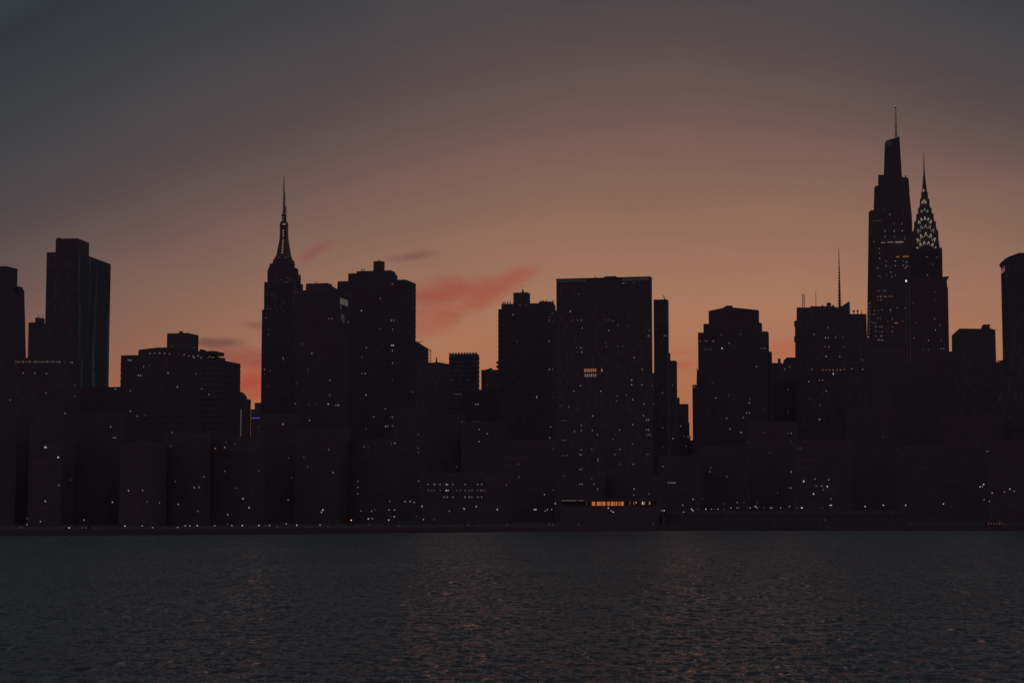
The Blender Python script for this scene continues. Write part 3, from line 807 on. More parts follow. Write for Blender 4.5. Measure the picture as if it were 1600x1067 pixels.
b = Bld('skyscraper', 'far glass tower showing only its slender spire and slanted glass peak', 'skyscraper', 1315, 2700)
mb = MB(); P = [b.hit(px, py, 0) for px, py in ((1304, 490), (1309, 482), (1327, 470.6), (1327.2, 500))]; P[0] = (P[0][0], P[0][1]); P[3] = (P[3][0], 0); P = [(P[0][0], 0)] + P
mb.prism(P, 0, 25); mb.build('wall', M['glass'], b.root)
b.faces.append((P[0][0], P[3][0], 0, 25, 0, P[1][1]))
x, zt = b.hit(1310.6, 386.5, 10); x2, zb = b.hit(1311.4, 484, 10)
zm_ = zb + (zt - zb) * .72
mb = MB()
n = 16
for i in range(n):
    za = zb + (zm_ - zb) * i / n; zc = zb + (zm_ - zb) * (i + 1) / n; k0 = 2.7 - 1.7 * i / n; k1 = 2.7 - 1.7 * (i + 1) / n
    mb.frus((x - k0 * .55, x + k0 * .55, 10 - k0 * .55, 10 + k0 * .55), za, (x - k1 * .55, x + k1 * .55, 10 - k1 * .55, 10 + k1 * .55), zc)
    mb.box(x - k0, x + k0, 10 - k0, 10 + k0, za, za + (zc - za) * .35)
mb.cyl(x, 10, zm_, zt, .8, .25, 6)
mb.build('spire', M['metal'], b.root)

# ---- tallest tower (right)
b = Bld('skyscraper', 'tallest tower on the right, tapering glass tiers with a thin lit spire', 'skyscraper', 1390, 1910)
ov = b
def taper(b, mb, bot, top, y0, depth, rec=True, zbot=None):
    (l0, r0, t0), (l1, r1, t1) = bot, top
    a0, za = b.hit(l0, t0, y0); a1, _ = b.hit(r0, t0, y0); c0, zc = b.hit(l1, t1, y0); c1, _ = b.hit(r1, t1, y0)
    if zbot is not None:
        f = (zbot - za) / (zc - za); a0 += (c0 - a0) * f; a1 += (c1 - a1) * f; za = zbot
    mb.frus((a0, a1, y0, y0 + depth + 4), za, (c0, c1, y0 + 1.5, y0 + depth), zc)
    if rec: b.faces.append((min(a0, c0), max(a1, c1), y0, y0 + depth, za, zc))
    return c0, c1, zc
mb = MB()
taper(b, mb, (1354.3, 1432, 540), (1357.3, 1424.6, 334.5), 0, 30)
b_low = b.hit(1390, 540, 0)[1]
a0, _ = b.hit(1354.0, 560, 0); a1, _ = b.hit(1433, 560, 0); mb.box(a0, a1, -.05, 35, 0, b_low); b.faces.append((a0, a1, -.1, 35, 0, b_low))
mb.build('wall', M['slate'], b.root)
mb = MB()
P = [b.hit(px, py, 1.4) for px, py in ((1357.4, 334.5), (1357.6, 330.8), (1361, 328.6), (1365.6, 328.4), (1365.6, 334.5))]; mb.prism(P, 1.4, 28)
P = [b.hit(px, py, 1.6) for px, py in ((1365.0, 334.3), (1365.9, 293.5), (1369, 290.3), (1372.6, 290), (1420.6, 298), (1424.4, 334.3))]; mb.prism(P, 1.6, 27)
b.faces.append((P[1][0], P[4][0], 1.6, 27, P[0][1], P[3][1] - 3))
mb.build('second_tier', M['slate'], b.root)
mb = MB()
P = [b.hit(px, py, 3) for px, py in ((1371.8, 296), (1372.2, 273), (1376, 273.3), (1381, 273.4), (1409.5, 276.8), (1419.6, 278.2), (1421, 298.5))]; mb.prism(P, 3, 24)
mb.build('third_tier', M['slate'], b.root); b.faces.append((P[1][0], P[-2][0], 3, 24, P[0][1], P[-2][1]))
mb = MB(); x, z = b.hit(1415.2, 275.5, 6); mb.box(x - .7, x + .7, 6, 7, z - 3, z + .8); mb.build('roof_unit', M['metal'], b.root)
mb = MB()
P = [b.hit(px, py, 6) for px, py in ((1380.8, 275), (1382.4, 226), (1384.3, 220), (1399.5, 215.5), (1405.4, 213.6), (1406.6, 232), (1409.4, 278))]; mb.prism(P, 6, 20)
mb.build('crown_tier', M['slate'], b.root); b.faces.append((P[1][0], P[-2][0], 6, 20, P[0][1], P[2][1] - 3))
mb = MB(); a, za = b.hit(1385.5, 221.5, 5.9); c, zc = b.hit(1392, 226.5, 5.9); mb.box(a, c, 5.75, 5.95, zc, za); a, za = b.hit(1386, 228, 5.9); mb.box(a, a + 3, 5.75, 5.95, za - .3, za + .2); mb.build('glazed_crown', M['crown'], b.root)
x, zt = b.hit(1399.3, 166.5, 10); x2, zb = b.hit(1399, 216.5, 10)
mb = MB(); n = 18
for i in range(n):
    za = zb + (zt - zb) * i / n; zc = zb + (zt - zb) * (i + 1) / n; k0 = 1.35 - .75 * i / n
    mb.box(x - k0, x + k0, 10 - k0, 10 + k0, za, za + (zc - za) * .55); mb.box(x - k0 * .6, x + k0 * .6, 10 - k0 * .6, 10 + k0 * .6, za + (zc - za) * .55, zc)
mb.build('spire', M['metal'], b.root)
for i in range(14):
    mb = MB(); zz = zb + (zt - zb) * (i + .4) / 15; mb.box(x - .38, x + .38, 8.3, 8.6, zz - .35, zz + .35); mb.build('beacon', L['mid'], b.root)
mb = MB(); mb.box(x - .5, x + .5, 9.4, 10.6, zt, zt + 1.0); mb.build('beacon', L['mid'], b.root)
# slanting bands of reflected sky, put into colour, on the bevelled left corner
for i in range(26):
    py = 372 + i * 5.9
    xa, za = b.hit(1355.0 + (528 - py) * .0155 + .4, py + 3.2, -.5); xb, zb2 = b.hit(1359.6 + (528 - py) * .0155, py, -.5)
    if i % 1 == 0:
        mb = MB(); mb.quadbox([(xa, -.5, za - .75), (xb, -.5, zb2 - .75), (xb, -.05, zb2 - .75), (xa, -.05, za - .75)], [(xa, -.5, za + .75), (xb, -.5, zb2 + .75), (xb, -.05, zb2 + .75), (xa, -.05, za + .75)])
        mb.build('sky_reflection_band', M['white'] if py > 470 else M['steel'], b.root)
# bright mechanical-floor strips
for pa, pb, row, lm in ((1376.2, 1383.2, 379.3, 'dim'), (1386.2, 1395.8, 378.5, 'dim'), (1399.1, 1411.4, 378.4, 'mid'), (1400, 1405, 401.5, 'orange'), (1410.5, 1420, 401, 'orange'), (1379.5, 1385, 454.5, 'faint'), (1381, 1385, 463.5, 'orange'), (1388.5, 1395, 463, 'faint'), (1397.8, 1403, 504.5, 'orange'), (1362, 1369, 504.6, 'faint'), (1363, 1368, 491, 'faint')):
    mb = MB(); a, z = b.hit(pa, row, -.2); c, _ = b.hit(pb, row, -.2); mb.box(a, c, -.3, 1.4, z - .32, z + .32); mb.build('light_strip', L[lm], b.root)

# ---- art deco tower with the sunburst crown
b = Bld('skyscraper', 'art deco skyscraper with sunburst crown of glowing triangles and needle spire', 'skyscraper', 1447, 1600, 13.0)
chry = b
mb = MB()
HW = 12.9
xc, zc = b.hit(1446.0, 388, 0)
YA = HW   # axis depth
mb.box(xc - HW - .1, xc + HW + 1.2, 0, 2 * HW, 0, zc)
b.faces.append((xc - HW, xc + HW, 0, 2 * HW, 0, zc))
x0, z = b.hit(1419.3, 450, -4); x1, _ = b.hit(1481.2, 450, -4)
mb.box(x0, x1, -4, 2 * HW + 4, 0, z); b.faces.append((x0, x1, -4, 2 * HW + 4, 0, z))
x0b, zt = b.hit(1420.3, 435, -3); x1b, _ = b.hit(1479.5, 435, -3)
mb.box(x0b, x1b, -3, 2 * HW + 3, z, zt); b.faces.append((x0b, x1b, -3, 2 * HW + 3, z, zt))
for i in range(9):
    xx = xc - HW + 2 + i * (2 * HW - 4) / 8; mb.box(xx - .45, xx + .45, -.6, 0, zt, zc - 3)
mb.build('tower_shaft', M['stone'], b.root)
for sg, xe in ((1, x1b), (-1, x0b)):
    mb = MB(); mb.prism([(xe - sg * 4, zt - 2.5), (xe, zt - 2.2), (xe + sg * 1.9, zt + .9), (xe - sg * 4, zt + .5)], -3.6, 2); mb.build('gargoyle', M['steel'], b.root)
mb = MB()
mb.box(x0b - .2, b.hit(1433, 440, -3)[0], -3.2, -3.01, z + .5, z + 4.2); mb.box(b.hit(1471, 440, -3)[0], x1b + .15, -3.2, -3.01, z + .5, z + 3.6); mb.build('frieze', M['steel'], b.root)
# crown: crossed arched vaults, each nested above the last
def zrow(py): return b.hit(1445, py, YA)[1]
def pxw(n): return n * 1612.0 / F
crown = MB()
VAULTS = [(21.6, 396, 381), (20.4, 385, 361), (17.2, 366, 346.5), (13.6, 352, 334), (10.6, 338.5, 325), (7.6, 329, 311), (5.2, 317, 300), (3.4, 306, 290)]
def arch(w, z0, z1, n=14):
    pts = [(-w, z0 - 6)]
    for i in range(n + 1):
        a = math.pi * i / n; pts.append((-w * math.cos(a), z0 + (z1 - z0) * math.sin(a) ** .8))
    return pts + [(w, z0 - 6)]
for i, (hw, rs, rt) in enumerate(VAULTS):
    w = pxw(hw); z0, z1 = zrow(rs), zrow(rt); dpt = w * .985
    P = arch(w, z0, z1)
    crown.prism([(xc + x, z) for x, z in P], YA - dpt, YA + dpt)
    crown.xprism([(YA + x, z) for x, z in P], xc - dpt, xc + dpt)
# body that fills between the arches
prof = [(22.5, 390), (20.6, 376), (18.6, 362), (15.8, 350), (12.6, 340), (9.6, 329), (7.4, 319), (5.0, 306), (3.2, 292), (1.3, 272), (.75, 255), (.3, 238.5)]
for (w0, r0), (w1, r1) in zip(prof, prof[1:]):
    a, c = pxw(w0) * .97, pxw(w1) * .97; crown.frus((xc - a, xc + a, YA - a, YA + a), zrow(r0), (xc - c, xc + c, YA - c, YA + c), zrow(r1))
crown.build('sunburst_crown', M['steel'], b.root)
for rr_, wpx in ((302, 5.6), (317.5, 8)):
    mb = MB(); zz = zrow(rr_); mb.bar((xc - pxw(wpx), YA, zz), (xc + pxw(wpx), YA, zz), .16); mb.build('crossbar', M['metal'], b.root)
def chevron(px, py, h, w, lm, tilt=0):
    x, z = b.hit(px, py, 0)
    # stand just proud of the crown's front at that height
    k = 0
    for (w0, r0), (w1, r1) in zip(prof, prof[1:]):
        if r1 <= py <= r0: k = w1 + (w0 - w1) * (py - r1) / (r0 - r1)
    for (hw, rs, rt) in VAULTS:
        if rt <= py + 1 and py - 8 <= rs: k = max(k, hw)
    yf = YA - pxw(k) - .35
    x, z = b.hit(px, py, yf)
    hh, ww = pxw(h) / 2, pxw(w) / 2
    ct, st_ = math.cos(tilt), math.sin(tilt)
    def rot(a, c): return (x + a * ct + c * st_, yf, z - a * st_ + c * ct)
    mb = MB(); mb.bar(rot(-ww, -hh), rot(0, hh), .145); mb.bar(rot(ww, -hh), rot(0, hh), .145)
    mb.build('triangular_window', L[lm], b.root)
ROWS = [([(1432.2, 395.5, -.6), (1433.8, 388.4, -.55), (1438.2, 382, -.4), (1444, 379.6, -.1), (1450.8, 379.8, .12), (1457, 382.4, .4), (1461.2, 388, .55), (1463.6, 394.5, .6)], 5.2, 3.4, 'crown'),
        ([(1434.5, 375.5, -.55), (1439.4, 369.5, -.35), (1446.6, 366.2, 0), (1454, 369, .35), (1459.8, 374.5, .55)], 6.4, 4.2, 'crown'),
        ([(1435.2, 361, -.55), (1439.8, 355.6, -.35), (1446.2, 353.6, 0), (1452.6, 355, .35), (1457.8, 360.4, .55)], 5.8, 4.0, 'crowndim'),
        ([(1436, 347.2, -.4), (1439.8, 343.2, -.25), (1445.2, 341.2, 0), (1450.3, 343, .25), (1454.4, 346.6, .4)], 5.6, 2.6, 'crown'),
        ([(1439.8, 330.2, -.3), (1444.5, 327.6, 0), (1449.2, 330.2, .3)], 4.2, 2.4, 'crowndim'),
        ([(1441.2, 316.4, -.2), (1443.8, 313.6, 0), (1446.4, 316.2, .2)], 4.2, 1.6, 'crown')]
for pts_, h, w, lm in ROWS:
    for i_, (px, py, tl) in enumerate(pts_): chevron(px, py, h, w, lm, tl)
chevron(1443.2, 298.6, 6.5, 1.3, 'crown')

# lit corner edges painted as thin pale strips on the block between the two skyscrapers
b = tower('office_tower', 'narrow dark tower between the two tall right skyscrapers, very bright lamp on top', 'tower', 1415.2, 1421.5, 447, 1450, 5, 'slate', par=False)
mb = MB(); x0, x1, z = b.main
mb.box(x0, x0 + .3, -.2, -.01, z - 60, z); mb.build('lit_edge_strip', M['pale'], b.root)
mb = MB(); mb.box(x1 - .5, x1 - .1, -.2, -.01, z - 60, z); mb.build('lit_edge_strip', M['pale'], b.root)
mb = MB(); x, zz = b.hit(1415.8, 439.2, 1); mb.cyl(x, 1, z, zz - .8, .2, .15, 6); mb.build('lamp_post', M['metal'], b.root)
mb = MB(); mb.cyl(x, 1, zz - .7, zz + .7, .45, .6, 10); mb.build('beacon', L['lamp'], b.root)

# ---- far right
b = Bld('office_building', 'isolated dark block with slanted left roof corner and rooftop drum, far right', 'building', 1520, 1300)
mb = MB(); P = [b.hit(px, py, 0) for px, py in ((1487.2, 526), (1487.2, 524), (1499, 513.2), (1535, 513.6), (1555.2, 514.5))]; P[0] = (P[0][0], 0); P += [(P[-1][0] + .6, 0)]
mb.prism(P, 0, 10); mb.build('wall', M['slate'], b.root); b.faces.append((P[0][0], P[-1][0], 0, 10, 0, P[1][1]))
mb = MB(); P = [b.hit(px, py, 3) for px, py in ((1532.5, 514), (1534.5, 508.5), (1536.5, 507.0), (1547.8, 507.0), (1546.2, 510), (1547, 514))]; mb.prism(P, 2, 7); mb.build('roof_drum', M['metal'], b.root)
mb = MB(); x, z = b.hit(1548.5, 512.5, 3); mb.box(x - .3, x + .3, 3, 3.6, z - 1.5, z); mb.build('roof_unit', M['metal'], b.root)
b = tower('office_building', 'low dark block closing the gap beside the rightmost tower, tank ring on its roof', 'building', 1478, 1575, 568.8, 1420, 12, 'brick', par=False)
mb = MB(); x, z = b.hit(1560.5, 563.2, 2); x2, zb = b.hit(1560.5, 568.9, 2)
for i in range(8):
    a, c = math.pi * i / 8, math.pi * (i + 1) / 8
    mb.bar((x - 1.6 * math.cos(a), 2, b.main[2] + 2.2 * math.sin(a) + .3), (x - 1.6 * math.cos(c), 2, b.main[2] + 2.2 * math.sin(c) + .3), .35)
mb.build('tank_ring', M['metal'], b.root)
b = tower('office_building', 'low block under the slit right of the sunburst-crowned skyscraper', 'building', 1460, 1500, 553.5, 1700, 12, 'brick', par=False)

b = Bld('office_tower', 'rightmost tower with curved roof shoulder and small glowing pink sign', 'tower', 1600, 1000)
mb = MB(); P = [b.hit(px, py, 0) for px, py in ((1564.5, 700), (1563.6, 416), (1562.2, 411.8), (1567, 407.5), (1572.5, 402.8), (1580, 399.5), (1586, 397.4), (1592, 395.2), (1660, 394.8))]
P[0] = (P[1][0] + .35, 0); P[1] = (P[1][0] + .35, P[1][1]); P += [(P[-1][0], 0)]
mb.prism(P, 0, 8); mb.build('wall', M['blue'], b.root); b.faces.append((P[0][0], P[-1][0], 0, 8, 0, P[1][1]))
mb = MB(); x, z = b.hit(1566.5, 562.6, 0); mb.box(x - 1.0, x + 1, -.2, 5, 0, z); b.faces.append((x - 1, x + 1, -.2, 5, 0, z)); mb.build('base_wing', M['brick'], b.root)
def quad_px(mb, pts, y0, th=.25):
    Q = [b.hit(px, py, y0) for px, py in pts]; mb.prism(Q, y0 - th, y0)
sg = MB()
for pts_ in (((1563.4, 421.5), (1564.9, 420.4), (1565.4, 427.2), (1564.2, 426.4)), ((1565.8, 420.2), (1567.1, 418.9), (1567.4, 424.3), (1566.0, 425.4)), ((1568.0, 416.6), (1569.2, 415.6), (1569.8, 422.6), (1568.4, 423.8)), ((1563.9, 426.6), (1570.3, 421.4), (1570.3, 422.8), (1564.6, 428.0))):
    quad_px(sg, pts_, -.15)
sg.build('sign', L['pink'], b.root)

# ---- the dark mass of mid-rise blocks between the towers and the water
FILL = [
    (1008, 1032, 585, 1500, 8, 'brick', 'dark block closing the bottom of the thin slit right of the widest slab'),
    (1030, 1062, 640, 1480, 8, 'brown', 'dark block behind the stair of falling roofs'),
    (1212, 1232, 571.5, 1600, 8, 'brick', 'dark block behind the notch left of the antenna block'),
    (1196, 1250, 600, 1250, 10, 'brown', 'dark block filling in left of the foot of the antenna block'),
    (1480, 1492, 553.5, 1250, 6, 'brick', 'dark block at the bottom of the slit right of the sunburst-crowned skyscraper'),
    (1548, 1572, 568.8, 1250, 6, 'brick', 'dark block at the foot of the gap left of the rightmost tower'),
    (1340, 1362, 545, 1500, 8, 'brown', 'dark block at the left foot of the tallest tower'),  # left, right, top row, distance, depth, material, label
    (-60, 52, 640, 760, 14, 'brick', 'plain dark mid-rise behind the left end of the waterfront'),
    (46, 118, 664, 740, 12, 'concrete', 'dark mid-rise with two bright windows low at the left'),
    (112, 196, 648, 770, 16, 'brown', 'dark mid-rise under the leftmost sky gap'),
    (188, 262, 694, 730, 14, 'brick', 'dark waterfront block below the left end of the broad stepped block'),
    (256, 330, 680, 745, 14, 'band', 'dark waterfront block below the middle of the broad stepped block'),
    (322, 414, 686, 760, 15, 'concrete', 'dark waterfront block with a few lights left of the flat-topped block'),
    (406, 470, 650, 820, 14, 'brick', 'dark mid-rise at the foot of the flat-topped block'),
    (462, 546, 672, 790, 14, 'brown', 'dark mid-rise in front of the tower with the pale panel'),
    (538, 622, 690, 800, 14, 'band', 'dark mid-rise with three lights stacked in a column'),
    (614, 668, 640, 900, 14, 'brick', 'dark mid-rise at the right foot of the massive stepped tower'),
    (656, 800, 742, 770, 16, 'concrete', 'long low waterfront building with three rows of small lit windows'),
    (664, 728, 650, 980, 14, 'brown', 'dark block behind the long low waterfront building'),
    (720, 792, 662, 960, 14, 'brick', 'dark block under the thin sky slit right of the crenellated tower'),
    (784, 872, 690, 850, 14, 'band', 'dark mid-rise at the foot of the notched tower'),
    (866, 946, 740, 820, 12, 'stone', 'low dark block behind the white strip of lights'),
    (940, 1040, 745, 830, 12, 'concrete', 'low dark block behind the glowing orange pavilion'),
    (1030, 1100, 716, 880, 14, 'brick', 'low dark block below the narrow sky gap'),
    (1092, 1176, 700, 900, 14, 'brown', 'dark mid-rise in front of the three-stepped tower'),
    (1168, 1246, 662, 960, 14, 'stone', 'dark mid-rise between the three-stepped tower and the antenna block'),
    (1238, 1330, 690, 880, 14, 'band', 'dark mid-rise at the foot of the antenna block'),
    (1322, 1400, 640, 1000, 14, 'brick', 'dark mid-rise at the foot of the tallest tower'),
    (1392, 1480, 600, 1150, 14, 'brown', 'dark block at the foot of the sunburst-crowned skyscraper'),
    (1400, 1500, 700, 880, 14, 'concrete', 'unlit low block near the water below the sunburst-crowned skyscraper'),
    (1472, 1560, 650, 980, 14, 'stone', 'dark mid-rise below the isolated block with the rooftop drum'),
    (1540, 1670, 690, 860, 14, 'brick', 'dark mid-rise at the right edge behind the cluster of shore lights'),
]
for l, r, t, Y, dp, mt, lb in FILL:
    bb = tower('mid_rise_building', lb, 'building', l, r, t, Y, dp, mt, bits=2)

# glowing pavilion by the water
b = Bld('pavilion', 'low glass-fronted pavilion glowing orange by the water below the widest slab', 'pavilion', 950, 735)
mb = MB()
x0, zt = b.hit(876, 780.2, 0); x1, _ = b.hit(1026, 781.0, 0); zt = b.hit(950, 781.8, 0)[1]
mb.box(x0, x1, 1.2, 14, 0, zt - .3); mb.build('wall', M['trim'], b.root)
mb = MB(); mb.box(x0 - .4, x1 + .4, -.6, 14.4, zt - .3, zt + .15); mb.build('roof', M['roof'], b.root)
zf = b.hit(950, 790.5, 0)[1]
mb = MB(); mb.box(x0, x1, -.3, 1.15, 0, zf - .1); mb.build('terrace', M['trim'], b.root)
PANES = [(924.6, 929.6), (931.8, 935.2), (935.8, 941.2), (941.9, 947.1), (949.0, 952.2), (953.1, 958.1), (959.0, 964.2), (966.4, 969.8), (970.6, 974.2)]
for pa, pb in PANES:
    a, _ = b.hit(pa, 786, .8); c, _ = b.hit(pb, 786, .8)
    mb = MB(); mb.box(a, c, 1.0, 1.15, zf + .2, zt - .45); mb.build('window', L['canopy'], b.root)
for pa, pb, lm in ((916, 917.2, 'orange'), (983, 984.5, 'orange'), (989.6, 991.6, 'orange'), (1013.8, 1016, 'orange'), (1003, 1004.8, 'hot'), (1005.5, 1007.4, 'mid')):
    a, z_ = b.hit(pa, 786, .8); c, _ = b.hit(pb, 786, .8)
    mb = MB(); mb.box(a, c, 1.0, 1.15, z_ - .5, z_ + .6); mb.build('window', L[lm], b.root)
for i in range(20):
    a, _ = b.hit(880 + i * 7.4, 786, 0); mb = MB(); mb.box(a - .12, a + .12, -.15, .15, zf - .1, zt - .3); mb.build('column', M['trim'], b.root)
for i in range(13):
    if i == 9: continue
    a, z_ = b.hit(878.5 + i * 2.65, 781.9, -.7); mb = MB(); mb.box(a - .24, a + .24, -.75, -.62, z_ - .13, z_ + .13); mb.build('eave_light', L['dim'], b.root)

# elevated riverside highway
b = Bld('elevated_highway', 'elevated riverside highway on columns behind the right-hand row of shore lamps', 'viaduct', 1160, 735, 2.0)
mb = MB(); x0, z = b.hit(1040, 800, 0); x1, _ = b.hit(1420, 800, 0)
mb.box(x0, x1, 2.3, 16, z - 1.2, z); mb.box(x0, x1, 2.32, 2.6, z, z + .8); mb.build('deck', M['trim'], b.root)
mb = MB(); mb.box(x0, x1, 2.7, 3.3, 0, z - 1.2); mb.build('retaining_wall', M['trim'], b.root)
nn = 22
for i in range(nn):
    xx = x0 + 2 + (x1 - x0 - 4) * i / (nn - 1); mb = MB(); mb.box(xx - .4, xx + .4, 2.35, 2.7, 0, z - 1.2); mb.build('column', M['trim'], b.root)
HWY = b; HWY_Z = z

# ------------------------------------------------------------------ lit windows: seen in the photograph, cast onto the building that carries them
def conv(ox, oy, sc, pts):
    out = []
    for p in pts: out.append((ox + p[0] / sc, oy + p[1] / sc) + tuple(p[2:]))
    return out
def row(x0, x1, y, n, lm='dim'): return [(x0 + (x1 - x0) * i / (n - 1), y, lm) for i in range(n)]
D1 = [(125, 147), (187, 148), (250, 150), (248, 254), (54, 292), (350, 363), (594, 437), (608, 495), (619, 495), (243, 545, 'hot'), (250, 547, 'mid'), (313, 600, 'hot'),
      (379, 722, 'faint'), (317, 750), (244, 836, 'mid'), (604, 841, 'mid'), (692, 779, 'mid'), (767, 778), (792, 838, 'faint'), (857, 844), (959, 852), (1063, 890), (943, 730, 'faint'), (1096, 705), (1045, 762), (1070, 760),
      (1210, 675, 'faint'), (1272, 765, 'faint'), (1308, 822, 'mid'), (1340, 870, 'mid'), (1225, 908, 'mid'), (690, 78), (697, 78), (704, 79), (773, 112), (805, 106, 'faint'), (745, 160, 'mid'), (757, 160, 'mid'), (904, 147, 'mid'), (955, 221, 'mid'),
      (1054, 152, 'faint'), (1103, 211, 'faint'), (1085, 231), (1124, 262), (701, 242), (701, 352, 'mid'), (738, 379), (783, 375, 'faint'), (927, 467), (1101, 473, 'faint'), (918, 540, 'faint'), (1158, 553, 'orange'), (1209, 546), (1217, 519, 'faint'),
      (1264, 527, 'faint'), (621, 234), (924, 5, 'faint'), (1044, 10, 'faint'), (350, 90, 'faint'), (378, 90, 'dim'), (388, 90, 'dim'), (402, 214, 'faint'), (403, 272, 'faint'), (157, 48, 'faint')] + [(p[0] + (7 * i_) % 5 - 2, p[1] + (i_ % 3) * .8, ('faint', 'dim', 'faint', 'faint')[i_ % 4]) for i_, p in enumerate(row(88, 320, 86.5, 30))] + \
     [(807, 42), (832, 40), (859, 40), (886, 42), (912, 44), (964, 48), (991, 50), (1017, 55), (1040, 57), (1044, 64), (1066, 54), (1081, 66), (1119, 65), (1127, 58), (1140, 64), (1151, 63), (1169, 60), (1188, 66)]
D2 = [(122, 64), (122, 92, 'faint'), (157, 71, 'faint'), (143, 158, 'faint'), (233, 5, 'faint'), (373, 64, 'faint'), (499, 125), (306, 144, 'faint'), (497, 210), (706, 210, 'mid'), (301, 259), (378, 267, 'faint'), (421, 260, 'faint'), (489, 262, 'mid'),
      (532, 268, 'mid'), (541, 268, 'mid'), (549, 268, 'mid'), (229, 377, 'mid'), (381, 355, 'mid'), (750, 335), (817, 290), (847, 339, 'faint'), (857, 337), (818, 390, 'mid'), (831, 388), (857, 386), (90, 391, 'faint'), (706, 404, 'faint'), (678, 480, 'mid'),
      (694, 506, 'faint'), (718, 513, 'faint'), (852, 488, 'faint'), (871, 487, 'mid'), (491, 524, 'faint'), (260, 571, 'faint'), (349, 566, 'faint'), (371, 622, 'faint'), (90, 647, 'faint'), (517, 655), (276, 684, 'faint'), (659, 705), (659, 740), (659, 777),
      (259, 812), (34, 857, 'mid'), (458, 870, 'hot'), (450, 883, 'mid'), (842, 820), (931, 821, 'mid'), (960, 821, 'mid'), (983, 826, 'mid'), (1028, 849, 'mid'), (677, 876), (738, 877), (757, 868, 'faint'), (837, 870, 'mid'), (869, 870, 'mid'),
      (868, 908, 'hot'), (848, 905, 'faint'), (1036, 924, 'mid'), (996, 907, 'faint'), (1008, 704, 'dim'), (1007, 540, 'faint'), (1005, 515, 'faint'), (1007, 437, 'faint'), (975, 193), (682, 86), (702, 86), (858, 26), (858, 121, 'faint'),
      (1200, 122, 'faint'), (1293, 122, 'faint'), (1323, 180, 'faint'), (1337, 263, 'mid'), (1351, 263, 'mid'), (1257, 325, 'faint'), (1258, 363), (1357, 408), (1357, 477, 'mid'), (1229, 621, 'faint'), (1185, 876), (1271, 864, 'mid'), (1340, 850, 'mid')] + \
     row(1215, 1260, 205, 5, 'faint') + row(1320, 1358, 363, 4, 'faint')
D2 += [(x, 723, 'dim') for x in (1063, 1099, 1132, 1205, 1276, 1348, 1371)] + [(1168, 723, 'mid'), (1175, 723, 'mid'), (1168, 758, 'hot'), (1178, 758, 'mid')]
D2 += [(x, 758, 'faint') for x in (1063, 1080, 1096, 1133, 1228, 1248, 1276, 1298, 1316, 1348, 1385)] + [(1368, 758, 'orange')]
D2 += [(x, 796, 'dim') for x in (1155, 1172, 1205, 1276, 1300, 1315, 1348, 1371)]
D3 = [(583, 63), (600, 63), (225, 155, 'faint'), (248, 187, 'mid'), (762, 156), (723, 188), (879, 188, 'mid'), (1056, 124, 'mid'), (1056, 151, 'mid'), (1115, 151), (1117, 63, 'dim'), (1174, 157), (1183, 178, 'faint'), (1233, 198), (974, 215), (969, 243, 'faint'),
      (1026, 210), (1062, 237), (1127, 261), (1183, 262), (512, 215), (510, 224, 'mid'), (605, 224, 'faint'), (645, 272, 'faint'), (694, 278, 'faint'), (832, 330), (1124, 328), (1338, 389), (590, 393), (766, 384), (766, 414), (830, 413), (727, 420),
      (859, 438), (986, 410), (962, 436, 'faint'), (949, 464, 'faint'), (1063, 380), (1155, 435, 'faint'), (226, 432), (585, 456, 'mid'), (1062, 492), (1236, 397, 'faint'), (1294, 459, 'mid'), (1236, 508, 'faint'), (1370, 504, 'faint'),
      (604, 521, 'faint'), (766, 524), (826, 522, 'faint'), (990, 521), (760, 553), (770, 553), (960, 553), (957, 548, 'faint'), (862, 578), (862, 588), (990, 606, 'faint'), (1066, 607), (405, 607, 'faint'), (408, 680, 'faint'), (757, 637), (768, 637), (757, 722), (770, 722),
      (668, 675, 'faint'), (1154, 672, 'faint'), (959, 674, 'faint'), (1237, 620), (840, 722), (827, 692, 'faint'), (861, 750), (1070, 749, 'mid'), (1068, 785), (1155, 778, 'faint'), (605, 757), (555, 782, 'mid'), (163, 851), (335, 726, 'orange'),
      (599, 827), (617, 833, 'mid'), (1380, 450), (1358, 446, 'faint'), (1388, 452), (1300, 130, 'faint'), (1292, 152, 'faint')] + row(655, 680, 357, 3, 'faint') + row(1142, 1165, 350, 3) + row(1142, 1165, 358, 3, 'faint') + row(1142, 1165, 410, 3) + \
     row(1142, 1165, 440, 3, 'faint') + row(660, 680, 470, 3, 'faint') + row(655, 685, 557, 3, 'faint') + row(1145, 1168, 550, 3, 'faint') + row(1268, 1305, 714, 5, 'dim')
